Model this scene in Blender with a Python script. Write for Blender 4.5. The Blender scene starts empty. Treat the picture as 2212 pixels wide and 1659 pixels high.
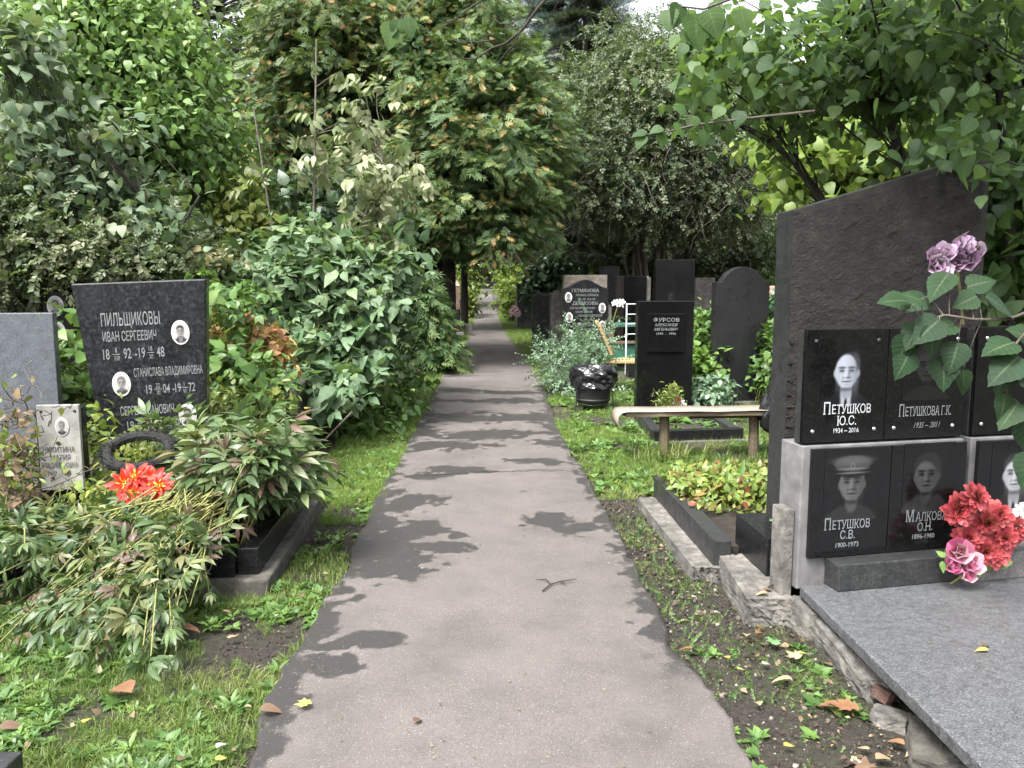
import bpy, math, random
import numpy as np
from mathutils import Vector, Matrix
random.seed(11)
rng = np.random.default_rng(11)
C = bpy.context.scene.collection
R = math.radians

# ------------------------------------------------------------------ camera, sky, sun, exposure
FOC, PW, PH = 1805.0, 2212.0, 1659.0
PITCH, YAW, EYE = 7.25, 1.7, 1.5
cam_d = bpy.data.cameras.new('camera')
cam = bpy.data.objects.new('camera', cam_d); C.objects.link(cam)
cam.location = (0, 0, EYE); cam.rotation_euler = (R(90 - PITCH), 0, R(-YAW))
cam_d.sensor_width = 36; cam_d.lens = FOC / PW * 36
cam_d.clip_start = 0.05; cam_d.clip_end = 600
scn = bpy.context.scene
scn.camera = cam
SUN_EL, SUN_AZ = 58.0, 215.0            # compass azimuth: 0 = +Y, clockwise
w = bpy.data.worlds.new('World'); scn.world = w; w.use_nodes = True
nt = w.node_tree; bg = nt.nodes['Background']
sky = nt.nodes.new('ShaderNodeTexSky'); sky.sky_type = 'NISHITA'; sky.sun_disc = False
sky.sun_elevation = R(SUN_EL); sky.sun_rotation = R(SUN_AZ)
sky.air_density = 1.0; sky.dust_density = 6.0; sky.ozone_density = 1.0
hs = nt.nodes.new('ShaderNodeHueSaturation'); hs.inputs['Saturation'].default_value = 0.22   # overcast: a nearly white sky
nt.links.new(sky.outputs[0], hs.inputs['Color']); nt.links.new(hs.outputs[0], bg.inputs[0])
bg.inputs[1].default_value = 0.115
sl = bpy.data.lights.new('sun', 'SUN'); sl.energy = 1.5; sl.angle = R(18); sl.color = (1, .97, .92)
so = bpy.data.objects.new('sun', sl); C.objects.link(so)
dv = Vector((math.sin(R(SUN_AZ)) * math.cos(R(SUN_EL)), math.cos(R(SUN_AZ)) * math.cos(R(SUN_EL)), math.sin(R(SUN_EL))))
so.rotation_euler = dv.to_track_quat('Z', 'Y').to_euler(); so.location = (0, 0, 30)
scn.view_settings.view_transform = 'Standard'; scn.view_settings.look = 'None'
scn.view_settings.exposure = 2.32; scn.view_settings.gamma = 1
scn.cycles.max_bounces = 6; scn.cycles.diffuse_bounces = 3; scn.cycles.glossy_bounces = 3
scn.cycles.transmission_bounces = 3; scn.cycles.transparent_max_bounces = 4
scn.cycles.use_denoising = True

# ------------------------------------------------------------------ survey helpers: where a point seen in the photograph stands in the place
_M = cam.rotation_euler.to_matrix()
_rt, _up, _fw = _M @ Vector((1, 0, 0)), _M @ Vector((0, 1, 0)), _M @ Vector((0, 0, -1))
def ray(px, py): return _fw + _rt * ((px - PW / 2) / FOC) + _up * ((PH / 2 - py) / FOC)
def G(px, py, z=0.0):
    d = ray(px, py); t = (z - EYE) / d.z
    return Vector((d.x * t, d.y * t, z))
def D(px, py, Y):
    d = ray(px, py); t = Y / d.y
    return Vector((d.x * t, Y, EYE + d.z * t))
def proj(P):
    P = np.asarray(P, float).reshape(-1, 3) - np.array([0, 0, EYE])
    a, b, c = (P @ np.array(v) for v in (_rt, _up, _fw))
    c2 = np.where(np.abs(c) < 1e-4, 1e-4, c)
    return PW / 2 + FOC * a / c2, PH / 2 - FOC * b / c2, c

# ------------------------------------------------------------------ numpy noise
def _h(ix, iy, s):
    n = (ix * 374761393 + iy * 668265263 + s * 974634777) & 0x7fffffff
    n = ((n ^ (n >> 13)) * 1274126177) & 0x7fffffff
    return ((n ^ (n >> 16)) & 0xffff) / 65535.0
def vnoise(x, y, s=0):
    x = np.asarray(x, float); y = np.asarray(y, float)
    ix = np.floor(x).astype(np.int64); iy = np.floor(y).astype(np.int64)
    fx = x - ix; fy = y - iy; fx = fx * fx * (3 - 2 * fx); fy = fy * fy * (3 - 2 * fy)
    a = _h(ix, iy, s) * (1 - fx) + _h(ix + 1, iy, s) * fx
    b = _h(ix, iy + 1, s) * (1 - fx) + _h(ix + 1, iy + 1, s) * fx
    return a * (1 - fy) + b * fy
def fbm(x, y, s=0, o=4):
    v = 0; a = .5
    for i in range(o): v = v + a * vnoise(x * 2 ** i, y * 2 ** i, s + i * 17); a *= .5
    return v
def unit(v):
    v = np.asarray(v, float); return v / np.maximum(np.linalg.norm(v, axis=-1, keepdims=True), 1e-9)

# ------------------------------------------------------------------ objects
def tag(o, label=None, cat=None, group=None, kind=None):
    if cat and not kind: kind = 'thing'
    if label: o['label'] = label
    if cat: o['category'] = cat
    if group: o['group'] = group
    if kind: o['kind'] = kind
    return o
def thing(name, label, cat, loc=(0, 0, 0), rz=0.0, group=None, rx=0.0, ry=0.0):
    o = bpy.data.objects.new(name, None); C.objects.link(o); o.empty_display_size = .1
    o.location = loc; o.rotation_euler = (R(rx), R(ry), R(rz))
    return tag(o, label, cat, group)
def link(name, me, mats, parent=None, loc=None):
    o = bpy.data.objects.new(name, me); C.objects.link(o)
    for m in (mats if isinstance(mats, (list, tuple)) else [mats]): me.materials.append(m)
    if parent: o.parent = parent
    if loc is not None: o.location = loc
    return o
def bev(o, w=.004, seg=2):
    m = o.modifiers.new('bevel', 'BEVEL'); m.width = w; m.segments = seg; m.limit_method = 'ANGLE'; m.angle_limit = R(40)
    return o
def copy_tree(o, parent=None):
    c = o.copy(); C.objects.link(c)
    if parent: c.parent = parent
    for ch in list(o.children): copy_tree(ch, c)
    return c

class MB:                                            # hard-surface mesh builder
    def __init__(s): s.v = []; s.f = []; s.sm = False
    def poly(s, vs, fs):
        b = len(s.v); s.v += [tuple(v) for v in vs]; s.f += [tuple(i + b for i in f) for f in fs]; return s
    def box(s, a, b, M=None):
        (x0, y0, z0), (x1, y1, z1) = a, b
        vs = [(x0, y0, z0), (x1, y0, z0), (x1, y1, z0), (x0, y1, z0), (x0, y0, z1), (x1, y0, z1), (x1, y1, z1), (x0, y1, z1)]
        if M is not None: vs = [tuple(M @ Vector(v)) for v in vs]
        return s.poly(vs, [(0, 3, 2, 1), (4, 5, 6, 7), (0, 1, 5, 4), (1, 2, 6, 5), (2, 3, 7, 6), (3, 0, 4, 7)])
    def prism(s, pts, a, b, axis='y'):               # outline pts extruded from a to b
        n = len(pts)
        if axis == 'y': vs = [(x, a, z) for x, z in pts] + [(x, b, z) for x, z in pts]
        else: vs = [(x, y, a) for x, y in pts] + [(x, y, b) for x, y in pts]
        fs = [tuple(range(n)), tuple(range(2 * n - 1, n - 1, -1))] + [((i + 1) % n, i, i + n, (i + 1) % n + n) for i in range(n)]
        if axis != 'y': fs = [f[::-1] for f in fs]
        return s.poly(vs, fs)
    def tube(s, pts, r, sides=8, cap=True):
        pts = [Vector(p) for p in pts]; n = len(pts)
        rs = r if isinstance(r, (list, tuple)) else [r] * n
        vs = []; up = Vector((0.12, .05, 1))
        for i, p in enumerate(pts):
            t = (pts[min(i + 1, n - 1)] - pts[max(i - 1, 0)]).normalized()
            a = t.cross(up)
            if a.length < .05: a = t.cross(Vector((1, 0, 0)))
            a.normalize(); b = t.cross(a)
            for k in range(sides):
                q = 2 * math.pi * k / sides
                vs.append(p + (a * math.cos(q) + b * math.sin(q)) * rs[i])
        fs = [(i * sides + k, i * sides + (k + 1) % sides, (i + 1) * sides + (k + 1) % sides, (i + 1) * sides + k) for i in range(n - 1) for k in range(sides)]
        if cap: fs += [tuple(range(sides))[::-1], tuple(range((n - 1) * sides, n * sides))]
        return s.poly(vs, fs)
    def lathe(s, prof, c=(0, 0), sides=28):
        n = len(prof)
        vs = [(c[0] + r * math.cos(2 * math.pi * k / sides), c[1] + r * math.sin(2 * math.pi * k / sides), z) for r, z in prof for k in range(sides)]
        fs = [(i * sides + k, i * sides + (k + 1) % sides, (i + 1) * sides + (k + 1) % sides, (i + 1) * sides + k) for i in range(n - 1) for k in range(sides)]
        return s.poly(vs, fs)
    def build(s, name, mat, parent=None, smooth=False, bevel=0):
        me = bpy.data.meshes.new(name); me.from_pydata(s.v, [], s.f); me.update()
        if smooth: me.polygons.foreach_set('use_smooth', [True] * len(me.polygons))
        o = link(name, me, mat, parent)
        if bevel: bev(o, bevel)
        return o

def rock(name, size, mat, parent=None, loc=(0, 0, 0), seed=0, amp=.18, n=9, box=.75, rot=(0, 0, 0), freq=2.2):   # broken stone or concrete
    g = np.linspace(-1, 1, n); vs = []; fs = []; idx = {}
    def vid(p):
        k = tuple(np.round(p, 5))
        if k not in idx: idx[k] = len(vs); vs.append(p)
        return idx[k]
    for ax in range(3):
        for sg in (-1, 1):
            for i in range(n - 1):
                for j in range(n - 1):
                    q = []
                    for a, b in ((i, j), (i + 1, j), (i + 1, j + 1), (i, j + 1)):
                        p = [0, 0, 0]; p[ax] = sg; p[(ax + 1) % 3] = g[a]; p[(ax + 2) % 3] = g[b]; q.append(vid(np.array(p, float)))
                    fs.append(tuple(q) if sg > 0 else tuple(q[::-1]))
    P = np.array(vs); S = unit(P); P = P * box + S * (1 - box) * 1.2
    f = freq
    dn = (fbm(P[:, 0] * f + P[:, 2] * 1.7 + 9, P[:, 1] * f - P[:, 2] * 1.3 + seed * 7.3, seed) - .5) * 2
    d2 = (fbm(P[:, 1] * f * 1.7 + 3, P[:, 2] * f * 1.7 + P[:, 0] + seed, seed + 5) - .5)
    P = P + S * (dn * amp + d2 * amp * .7)[:, None]
    P = P * np.array(size) / 2
    me = bpy.data.meshes.new(name); me.from_pydata(P.tolist(), [], fs); me.update()
    o = link(name, me, mat, parent, loc); o.rotation_euler = [R(a) for a in rot]
    return o

# ------------------------------------------------------------------ foliage: many leaves in one mesh, each with its own tint number
class Tpl:
    def __init__(s): s.v = []; s.t = []; s.e = []; s.f = []
    def add(s, v, t, e, f):
        b = len(s.v); s.v += [list(q) for q in v]; s.t += list(t); s.e += list(e); s.f += [[i + b for i in q] for q in f]; return s
    def merge(s, o, M, sc=1.0):
        return s.add([list((M @ Vector(v)) ) for v in (np.array(o.v) * sc)], o.t, o.e, o.f)
def leaf_tpl(ts, ws, fold=.25, droop=.25, serr=0.0):
    T = Tpl(); n = len(ts); v = []; t = []; e = []
    for a in ts: v.append((0, a, -droop * a * a)); t.append(a); e.append(0)
    for sg in (-1, 1):
        for i in range(1, n - 1):
            w = ws[i] * (1 + (serr if i % 2 else -serr))
            v.append((sg * w, ts[i] - .05 * (w > .2), -droop * ts[i] ** 2 + fold * w - .35 * w * w)); t.append(ts[i]); e.append(1)
    f = []
    L = lambda i: n + i - 1
    Rr = lambda i: n + (n - 2) + i - 1
    for i in range(n - 1):
        if i == 0: f += [[0, 1, L(1)], [0, Rr(1), 1]]
        elif i == n - 2: f += [[i, n - 1, L(i)], [i, Rr(i), n - 1]]
        else: f += [[i, i + 1, L(i + 1), L(i)], [i, Rr(i), Rr(i + 1), i + 1]]
    return T.add(v, t, e, f)
def rotz(a): return Matrix.Rotation(R(a), 4, 'Z')
def rotx(a): return Matrix.Rotation(R(a), 4, 'X')
def mv(x, y, z=0): return Matrix.Translation((x, y, z))
HEART = leaf_tpl([0, .06, .22, .42, .62, .82, 1], [0, .22, .37, .375, .30, .16, 0], .14, .5)
HEARTS = leaf_tpl([0, .05, .12, .2, .28, .36, .44, .52, .6, .68, .76, .84, .92, 1], [0, .2, .32, .39, .43, .43, .42, .38, .34, .28, .22, .15, .07, 0], .22, .22, .04)
OVATE = leaf_tpl([0, .2, .45, .7, 1], [0, .27, .33, .22, 0], .3, .3)
LANCE = leaf_tpl([0, .15, .4, .65, .85, 1], [0, .09, .16, .14, .07, 0], .3, .4)
RHOMB = Tpl().add([(0, 0, 0), (-.3, .45, .08), (0, 1, -.1), (.3, .45, .08)], [0, .45, 1, .45], [0, 1, 0, 1], [[0, 2, 1], [0, 3, 2]])
def compound(parts):
    T = Tpl()
    for tpl, x, y, a, sc, tilt in parts: T.merge(tpl, mv(x, y) @ rotz(a) @ rotx(tilt), sc)
    return T
RASP = compound([(OVATE, 0, .42, 0, .62, -8), (OVATE, 0, .4, 62, .52, -14), (OVATE, 0, .4, -62, .52, -14)])
RASP.add([(-.012, 0, 0), (.012, 0, 0), (.012, .42, 0), (-.012, .42, 0)], [0, 0, 0, 0], [0] * 4, [[0, 1, 2, 3]])
BROADL = leaf_tpl([0, .2, .45, .7, 1], [0, .19, .25, .15, 0], .2, .35)
ELDER = compound([(BROADL, 0, .62, 0, .5, -30)] + [(BROADL, 0, y, s * 62, .46, -38) for y in (.28, .52) for s in (-1, 1)])
ELDER.add([(-.008, 0, 0), (.008, 0, 0), (.008, .62, 0), (-.008, .62, 0)], [0] * 4, [0] * 4, [[0, 1, 2, 3]])
PEONY = compound([(LANCE, 0, .5, 0, .6, -12), (LANCE, 0, .5, 38, .5, -18), (LANCE, 0, .5, -38, .5, -18), (LANCE, 0, .3, 68, .52, -20), (LANCE, 0, .3, -68, .52, -20)])
PEONY.add([(-.012, 0, 0), (.012, 0, 0), (.01, .5, 0), (-.01, .5, 0)], [0] * 4, [0] * 4, [[0, 1, 2, 3]])
def twig_tpl(n, leafsz, spread=55, jit=0):
    T = Tpl(); rr = random.Random(n)
    T.add([(-.008, 0, 0), (.008, 0, 0), (.004, 1, -.12), (-.004, 1, -.12)], [0, 0, .2, .2], [0] * 4, [[0, 1, 2, 3]])
    for i in range(n):
        y = .12 + .86 * i / n; s = 1 if i % 2 else -1
        T.merge(RHOMB, mv(0, y, -.12 * y * y) @ rotz(s * (spread + rr.uniform(-18, 18))) @ Matrix.Rotation(R(rr.uniform(-35, 35)), 4, 'Y') @ rotx(rr.uniform(-25, 25)), leafsz * rr.uniform(.75, 1.2))
    return T
TWIG = twig_tpl(11, .2); TWIGB = twig_tpl(8, .34); TWIGC = twig_tpl(14, .13)
def thuja_tpl():
    T = Tpl(); rr = random.Random(4)
    def finger(x0, y0, a, L, w):
        ca, sa = math.sin(R(a)), math.cos(R(a)); px, py = sa * w, -ca * w; dz = rr.uniform(-.25, .1)
        xm, ym = x0 + ca * L * .55, y0 + sa * L * .55; a2 = a * .7; x1, y1 = xm + math.sin(R(a2)) * L * .45, ym + math.cos(R(a2)) * L * .45
        z0 = -.2 * y0 * y0; zm = z0 + dz * L * .4; z1 = z0 + dz * L - .12 * L
        T.add([(x0 - px * .5, y0 - py * .5, z0), (x0 + px * .5, y0 + py * .5, z0), (xm + px, ym + py, zm), (xm - px, ym - py, zm), (x1, y1, z1)], [y0, y0, y0 + L * .5, y0 + L * .5, y0 + L], [0, 0, 1, 1, 1], [[0, 1, 2, 3], [3, 2, 4]])
    finger(0, 0, 0, .5, .03); finger(0, .42, rr.uniform(-8, 8), .55, .035)
    for i in range(5):
        y = .05 + .13 * i
        for s in (-1, 1): finger(0, y + rr.uniform(-.03, .03), s * rr.uniform(32, 58), rr.uniform(.28, .48) * (1 - .35 * y), .036)
    return T
THUJA = thuja_tpl()
def spruce_tpl():
    T = Tpl(); rr = random.Random(9)
    T.add([(-.02, 0, 0), (.02, 0, 0), (.01, 1, 0), (-.01, 1, 0)], [0] * 4, [0] * 4, [[0, 1, 2, 3]])
    for i in range(30):
        y = .03 + .95 * i / 30; a = rr.uniform(0, 6.28); L = .2
        dx, dz = math.cos(a) * L, math.sin(a) * L * .7 + .05
        T.add([(0, y - .016, 0), (0, y + .016, 0), (dx, y + .12, dz)], [.3, .3, 1], [0, 0, 1], [[0, 1, 2]])
    return T
SPRUCE = spruce_tpl()
def tuft_tpl(n, h, spread, w, seed, bend=.5):
    T = Tpl(); rr = random.Random(seed)
    for i in range(n):
        a = rr.uniform(0, 6.28); L = h * rr.uniform(.55, 1.15); b = rr.uniform(.15, 1) * bend
        ox, oy = rr.uniform(-spread, spread), rr.uniform(-spread, spread)
        dx, dy = math.cos(a), math.sin(a); nx, ny = -dy * w, dx * w
        pts = [(ox + dx * b * L * t * t, oy + dy * b * L * t * t, L * (t - .32 * b * t * t)) for t in (0, .4, .75, 1)]
        v = []
        for k, p in enumerate(pts[:3]):
            q = (1, .9, .6)[k]; v += [(p[0] - nx * q, p[1] - ny * q, p[2]), (p[0] + nx * q, p[1] + ny * q, p[2])]
        v.append(pts[3]); T.add(v, [0, 0, .4, .4, .75, .75, 1], [1, 0, 1, 0, 1, 0, .5], [[0, 1, 3, 2], [2, 3, 5, 4], [4, 5, 6]])
    T.v = [[x, z, -y] for x, y, z in T.v]        # blades rise along template +y
    return T
TUFT = [tuft_tpl(9, 1, .35, .022, k, .8) for k in range(3)]
def rosette_tpl(n, base, tilt, seed):
    T = Tpl(); rr = random.Random(seed)
    for i in range(n):
        T.merge(base, rotz(i * 360 / n + rr.uniform(-25, 25)) @ rotx(tilt + rr.uniform(-14, 14)) @ mv(0, .12), rr.uniform(.7, 1.1))
    T.v = [[x, z, -y] for x, y, z in T.v]
    return T
WEED = [rosette_tpl(6, OVATE, 32, 1), rosette_tpl(8, LANCE, 45, 2), rosette_tpl(5, OVATE, 20, 3)]

class FM:
    def __init__(s): s.V = []; s.L = []; s.S = []; s.A = []; s.n = 0
    def add(s, T, pos, yd, zd, sc, rnd=None, tint=0.0):
        pos = np.asarray(pos, float); N = len(pos)
        if N == 0: return s
        y = unit(np.broadcast_to(yd, (N, 3))); z = np.broadcast_to(zd, (N, 3))
        x = unit(np.cross(y, z)); z = np.cross(x, y)
        tv = np.array(T.v); k = len(tv); sc = np.broadcast_to(np.asarray(sc, float), (N,))
        V = pos[:, None] + sc[:, None, None] * (tv[None, :, 0:1] * x[:, None] + tv[None, :, 1:2] * y[:, None] + tv[None, :, 2:3] * z[:, None])
        if rnd is None: rnd = rng.random(N)
        A = np.zeros((N, k, 4)); A[:, :, 0] = np.asarray(rnd)[:, None]; A[:, :, 1] = T.t; A[:, :, 2] = T.e; A[:, :, 3] = tint
        lp = np.concatenate([np.array(f) for f in T.f]); sz = np.array([len(f) for f in T.f])
        s.L.append((lp[None] + s.n + np.arange(N)[:, None] * k).ravel()); s.S.append(np.tile(sz, N))
        s.V.append(V.reshape(-1, 3)); s.A.append(A.reshape(-1, 4)); s.n += N * k
        return s
    def tube(s, pts, r0, r1, sides=5, rnd=.5):
        pts = np.asarray(pts, float); n = len(pts)
        t = unit(np.gradient(pts, axis=0)); a = unit(np.cross(t, np.array([.13, .21, .97]))); b = np.cross(t, a)
        rr = np.linspace(r0, r1, n); q = np.arange(sides) * 2 * math.pi / sides
        V = pts[:, None] + rr[:, None, None] * (np.cos(q)[None, :, None] * a[:, None] + np.sin(q)[None, :, None] * b[:, None])
        f = np.array([[i * sides + k, i * sides + (k + 1) % sides, (i + 1) * sides + (k + 1) % sides, (i + 1) * sides + k] for i in range(n - 1) for k in range(sides)])
        A = np.zeros((n * sides, 4)); A[:, 0] = rnd; A[:, 1] = np.repeat(np.linspace(0, 1, n), sides)
        s.L.append(f.ravel() + s.n); s.S.append(np.full(len(f), 4)); s.V.append(V.reshape(-1, 3)); s.A.append(A); s.n += n * sides
        return s
    def build(s, name, mat, parent=None, origin=None, smooth=True):
        if not s.V: return None
        V = np.concatenate(s.V); L = np.concatenate(s.L); S = np.concatenate(s.S); A = np.concatenate(s.A)
        if origin is not None: V = V - np.array(origin)
        me = bpy.data.meshes.new(name)
        me.vertices.add(len(V)); me.vertices.foreach_set('co', V.astype(np.float32).ravel())
        me.loops.add(len(L)); me.loops.foreach_set('vertex_index', L.astype(np.int32))
        me.polygons.add(len(S)); st = np.concatenate([[0], np.cumsum(S)[:-1]]); me.polygons.foreach_set('loop_start', st.astype(np.int32))
        me.update(calc_edges=True)
        at = me.attributes.new('lf', 'FLOAT_COLOR', 'POINT'); at.data.foreach_set('color', A.astype(np.float32).ravel())
        if smooth: me.polygons.foreach_set('use_smooth', np.ones(len(S), bool))
        return link(name, me, mat, parent)

# ------------------------------------------------------------------ materials
def newmat(name):
    m = bpy.data.materials.new(name); m.use_nodes = True; t = m.node_tree
    return m, t, t.nodes['Principled BSDF'], t.nodes.new, t.links.new
def ramp(t, stops):
    r = t.nodes.new('ShaderNodeValToRGB'); e = r.color_ramp.elements
    while len(e) < len(stops): e.new(.5)
    for k, (p, c) in enumerate(stops): e[k].position = p; e[k].color = (*c, 1)
    return r
def noise(t, scale, detail=4, rough=.6, src='Object', vec=None, dist=0):
    n = t.nodes.new('ShaderNodeTexNoise'); n.inputs['Scale'].default_value = scale; n.inputs['Detail'].default_value = detail
    n.inputs['Roughness'].default_value = rough; n.inputs['Distortion'].default_value = dist
    if vec is None: vec = t.nodes.new('ShaderNodeTexCoord').outputs[src]
    t.links.new(vec, n.inputs['Vector']); return n
def mix(t, fac, a, b, mode='MIX'):
    m = t.nodes.new('ShaderNodeMix'); m.data_type = 'RGBA'; m.blend_type = mode
    for k, v in ((0, fac), (6, a), (7, b)):
        if hasattr(v, 'is_linked') or hasattr(v, 'links'): t.links.new(v, m.inputs[k])
        elif k == 0: m.inputs[0].default_value = v
        else: m.inputs[k].default_value = (*v, 1)
    return m.outputs[2]
def bump(t, h, strength, dist, bs):
    b = t.nodes.new('ShaderNodeBump'); b.inputs['Strength'].default_value = strength; b.inputs['Distance'].default_value = dist
    t.links.new(h, b.inputs['Height']); t.links.new(b.outputs[0], bs.inputs['Normal'])
def leafmat(name, cols, transl=.4, rough=.42, vein=0.0, tip=None, spec=.5, trcol=None, shade=0.0):
    m, t, bs, N, K = newmat(name)
    a = N('ShaderNodeAttribute'); a.attribute_name = 'lf'; sp = N('ShaderNodeSeparateColor'); K(a.outputs['Color'], sp.inputs[0])
    n = len(cols); r = ramp(t, [(i / max(1, n - 1), c) for i, c in enumerate(cols)]); K(sp.outputs[0], r.inputs[0]); col = r.outputs[0]
    nz = noise(t, 14, 2, .5); mm = N('ShaderNodeMapRange'); mm.inputs[1].default_value = .3; mm.inputs[2].default_value = .7; mm.inputs[3].default_value = .78; mm.inputs[4].default_value = 1.2
    K(nz.outputs[0], mm.inputs[0]); col = mix(t, 1.0, col, mm.outputs[0], 'MULTIPLY')
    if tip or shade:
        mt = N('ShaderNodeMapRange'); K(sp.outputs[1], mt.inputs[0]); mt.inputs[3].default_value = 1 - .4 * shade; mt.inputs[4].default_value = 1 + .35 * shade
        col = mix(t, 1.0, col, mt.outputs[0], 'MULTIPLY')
    if tip:                                                     # withered tips on some sprays: tint channel switches it on
        ml = N('ShaderNodeMath'); ml.operation = 'MULTIPLY'; K(a.outputs['Alpha'], ml.inputs[0]); K(sp.outputs[1], ml.inputs[1])
        col = mix(t, ml.outputs[0], col, tip)
    if vein:
        mr = N('ShaderNodeMapRange'); K(sp.outputs[2], mr.inputs[0]); mr.inputs[1].default_value = 0; mr.inputs[2].default_value = .1; mr.inputs[3].default_value = vein; mr.inputs[4].default_value = 0
        col = mix(t, mr.outputs[0], col, (.32, .38, .2))
        s1 = N('ShaderNodeMath'); s1.operation = 'MULTIPLY_ADD'; K(sp.outputs[2], s1.inputs[0]); s1.inputs[1].default_value = -.22; K(sp.outputs[1], s1.inputs[2])
        s2 = N('ShaderNodeMath'); s2.operation = 'MULTIPLY'; K(s1.outputs[0], s2.inputs[0]); s2.inputs[1].default_value = 46
        s3 = N('ShaderNodeMath'); s3.operation = 'SINE'; K(s2.outputs[0], s3.inputs[0]); s4 = N('ShaderNodeMath'); s4.operation = 'POWER'; s5 = N('ShaderNodeMath'); s5.operation = 'MAXIMUM'
        K(s3.outputs[0], s5.inputs[0]); s5.inputs[1].default_value = 0; K(s5.outputs[0], s4.inputs[0]); s4.inputs[1].default_value = 8
        s6 = N('ShaderNodeMath'); s6.operation = 'MULTIPLY'; K(s4.outputs[0], s6.inputs[0]); s6.inputs[1].default_value = vein * .4
        col = mix(t, s6.outputs[0], col, (.25, .32, .16)); bump(t, s4.outputs[0], .25, .004, bs)
    K(col, bs.inputs['Base Color']); bs.inputs['Roughness'].default_value = rough; bs.inputs['Specular IOR Level'].default_value = spec
    tr = N('ShaderNodeBsdfTranslucent'); tc = mix(t, .55, col, trcol or (.16, .26, .03)); K(tc, tr.inputs[0])
    mx = N('ShaderNodeMixShader'); mx.inputs[0].default_value = transl; K(bs.outputs[0], mx.inputs[1]); K(tr.outputs[0], mx.inputs[2])
    K(mx.outputs[0], t.nodes['Material Output'].inputs[0]); return m
def bark(name, a, b, scale=9):
    m, t, bs, N, K = newmat(name); nz = noise(t, scale, 5, .65, dist=.6); r = ramp(t, [(.3, a), (.7, b)]); K(nz.outputs[0], r.inputs[0])
    K(r.outputs[0], bs.inputs['Base Color']); bs.inputs['Roughness'].default_value = .9; bump(t, nz.outputs[0], .8, .02, bs); return m
def granite(name, base, speck, light, rough=.12, scale=90, bmp=0.0, bscale=30, blotch=.35):
    m, t, bs, N, K = newmat(name)
    n1 = noise(t, scale, 3, .7); n2 = noise(t, scale * .22, 3, .6)
    r1 = ramp(t, [(.38, base), (.56, speck), (.72, light)]); K(n1.outputs[0], r1.inputs[0])
    r2 = ramp(t, [(.35, (1 - blotch,) * 3), (.65, (1 + 0 * blotch,) * 3)]); K(n2.outputs[0], r2.inputs[0])
    K(mix(t, 1.0, r1.outputs[0], r2.outputs[0], 'MULTIPLY'), bs.inputs['Base Color']); bs.inputs['Specular IOR Level'].default_value = .4
    n3 = noise(t, 5, 4, .65); mr = N('ShaderNodeMapRange'); K(n3.outputs[0], mr.inputs[0]); mr.inputs[1].default_value = .3; mr.inputs[2].default_value = .75
    mr.inputs[3].default_value = rough * .7; mr.inputs[4].default_value = rough * 1.9; K(mr.outputs[0], bs.inputs['Roughness'])
    if bmp: nb = noise(t, bscale, 6, .7); bump(t, nb.outputs[0], bmp, .03, bs)
    return m
def rough_stone(name, a, b, c, scale=12, bmp=.9, dist=.03, rough=.85):
    m, t, bs, N, K = newmat(name); n1 = noise(t, scale, 8, .7, dist=.3); n2 = noise(t, scale * .25, 3, .6)
    r = ramp(t, [(.28, a), (.5, b), (.74, c)]); K(n1.outputs[0], r.inputs[0])
    r2 = ramp(t, [(.35, (.6, .6, .6)), (.65, (1.15, 1.12, 1.08))]); K(n2.outputs[0], r2.inputs[0])
    K(mix(t, 1.0, r.outputs[0], r2.outputs[0], 'MULTIPLY'), bs.inputs['Base Color']); bs.inputs['Roughness'].default_value = rough
    nb = noise(t, scale * 2.5, 8, .75); bump(t, nb.outputs[0], bmp, dist, bs); return m
def plain(name, c, rough=.6, metal=0.0, var=.2, scale=20, bmp=0):
    m, t, bs, N, K = newmat(name); nz = noise(t, scale, 4); r = ramp(t, [(.3, tuple(x * (1 - var) for x in c)), (.7, tuple(min(1, x * (1 + var)) for x in c))]); K(nz.outputs[0], r.inputs[0])
    K(r.outputs[0], bs.inputs['Base Color']); bs.inputs['Roughness'].default_value = rough; bs.inputs['Metallic'].default_value = metal
    if bmp: bump(t, nz.outputs[0], bmp, .01, bs)
    return m
def wood(name, a, b, rough=.75):
    m, t, bs, N, K = newmat(name); tc = N('ShaderNodeTexCoord'); mp = N('ShaderNodeMapping'); mp.inputs['Scale'].default_value = (2, 30, 30); K(tc.outputs['Object'], mp.inputs[0])
    nz = noise(t, 2, 6, .6, vec=mp.outputs[0], dist=.5); r = ramp(t, [(.3, a), (.7, b)]); K(nz.outputs[0], r.inputs[0]); K(r.outputs[0], bs.inputs['Base Color']); bs.inputs['Roughness'].default_value = rough
    bump(t, nz.outputs[0], .3, .005, bs); return m
def picmat(name, rough=.3):
    m, t, bs, N, K = newmat(name); a = N('ShaderNodeAttribute'); a.attribute_name = 'pic'; K(a.outputs['Color'], bs.inputs['Base Color']); bs.inputs['Roughness'].default_value = rough; return m

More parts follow.
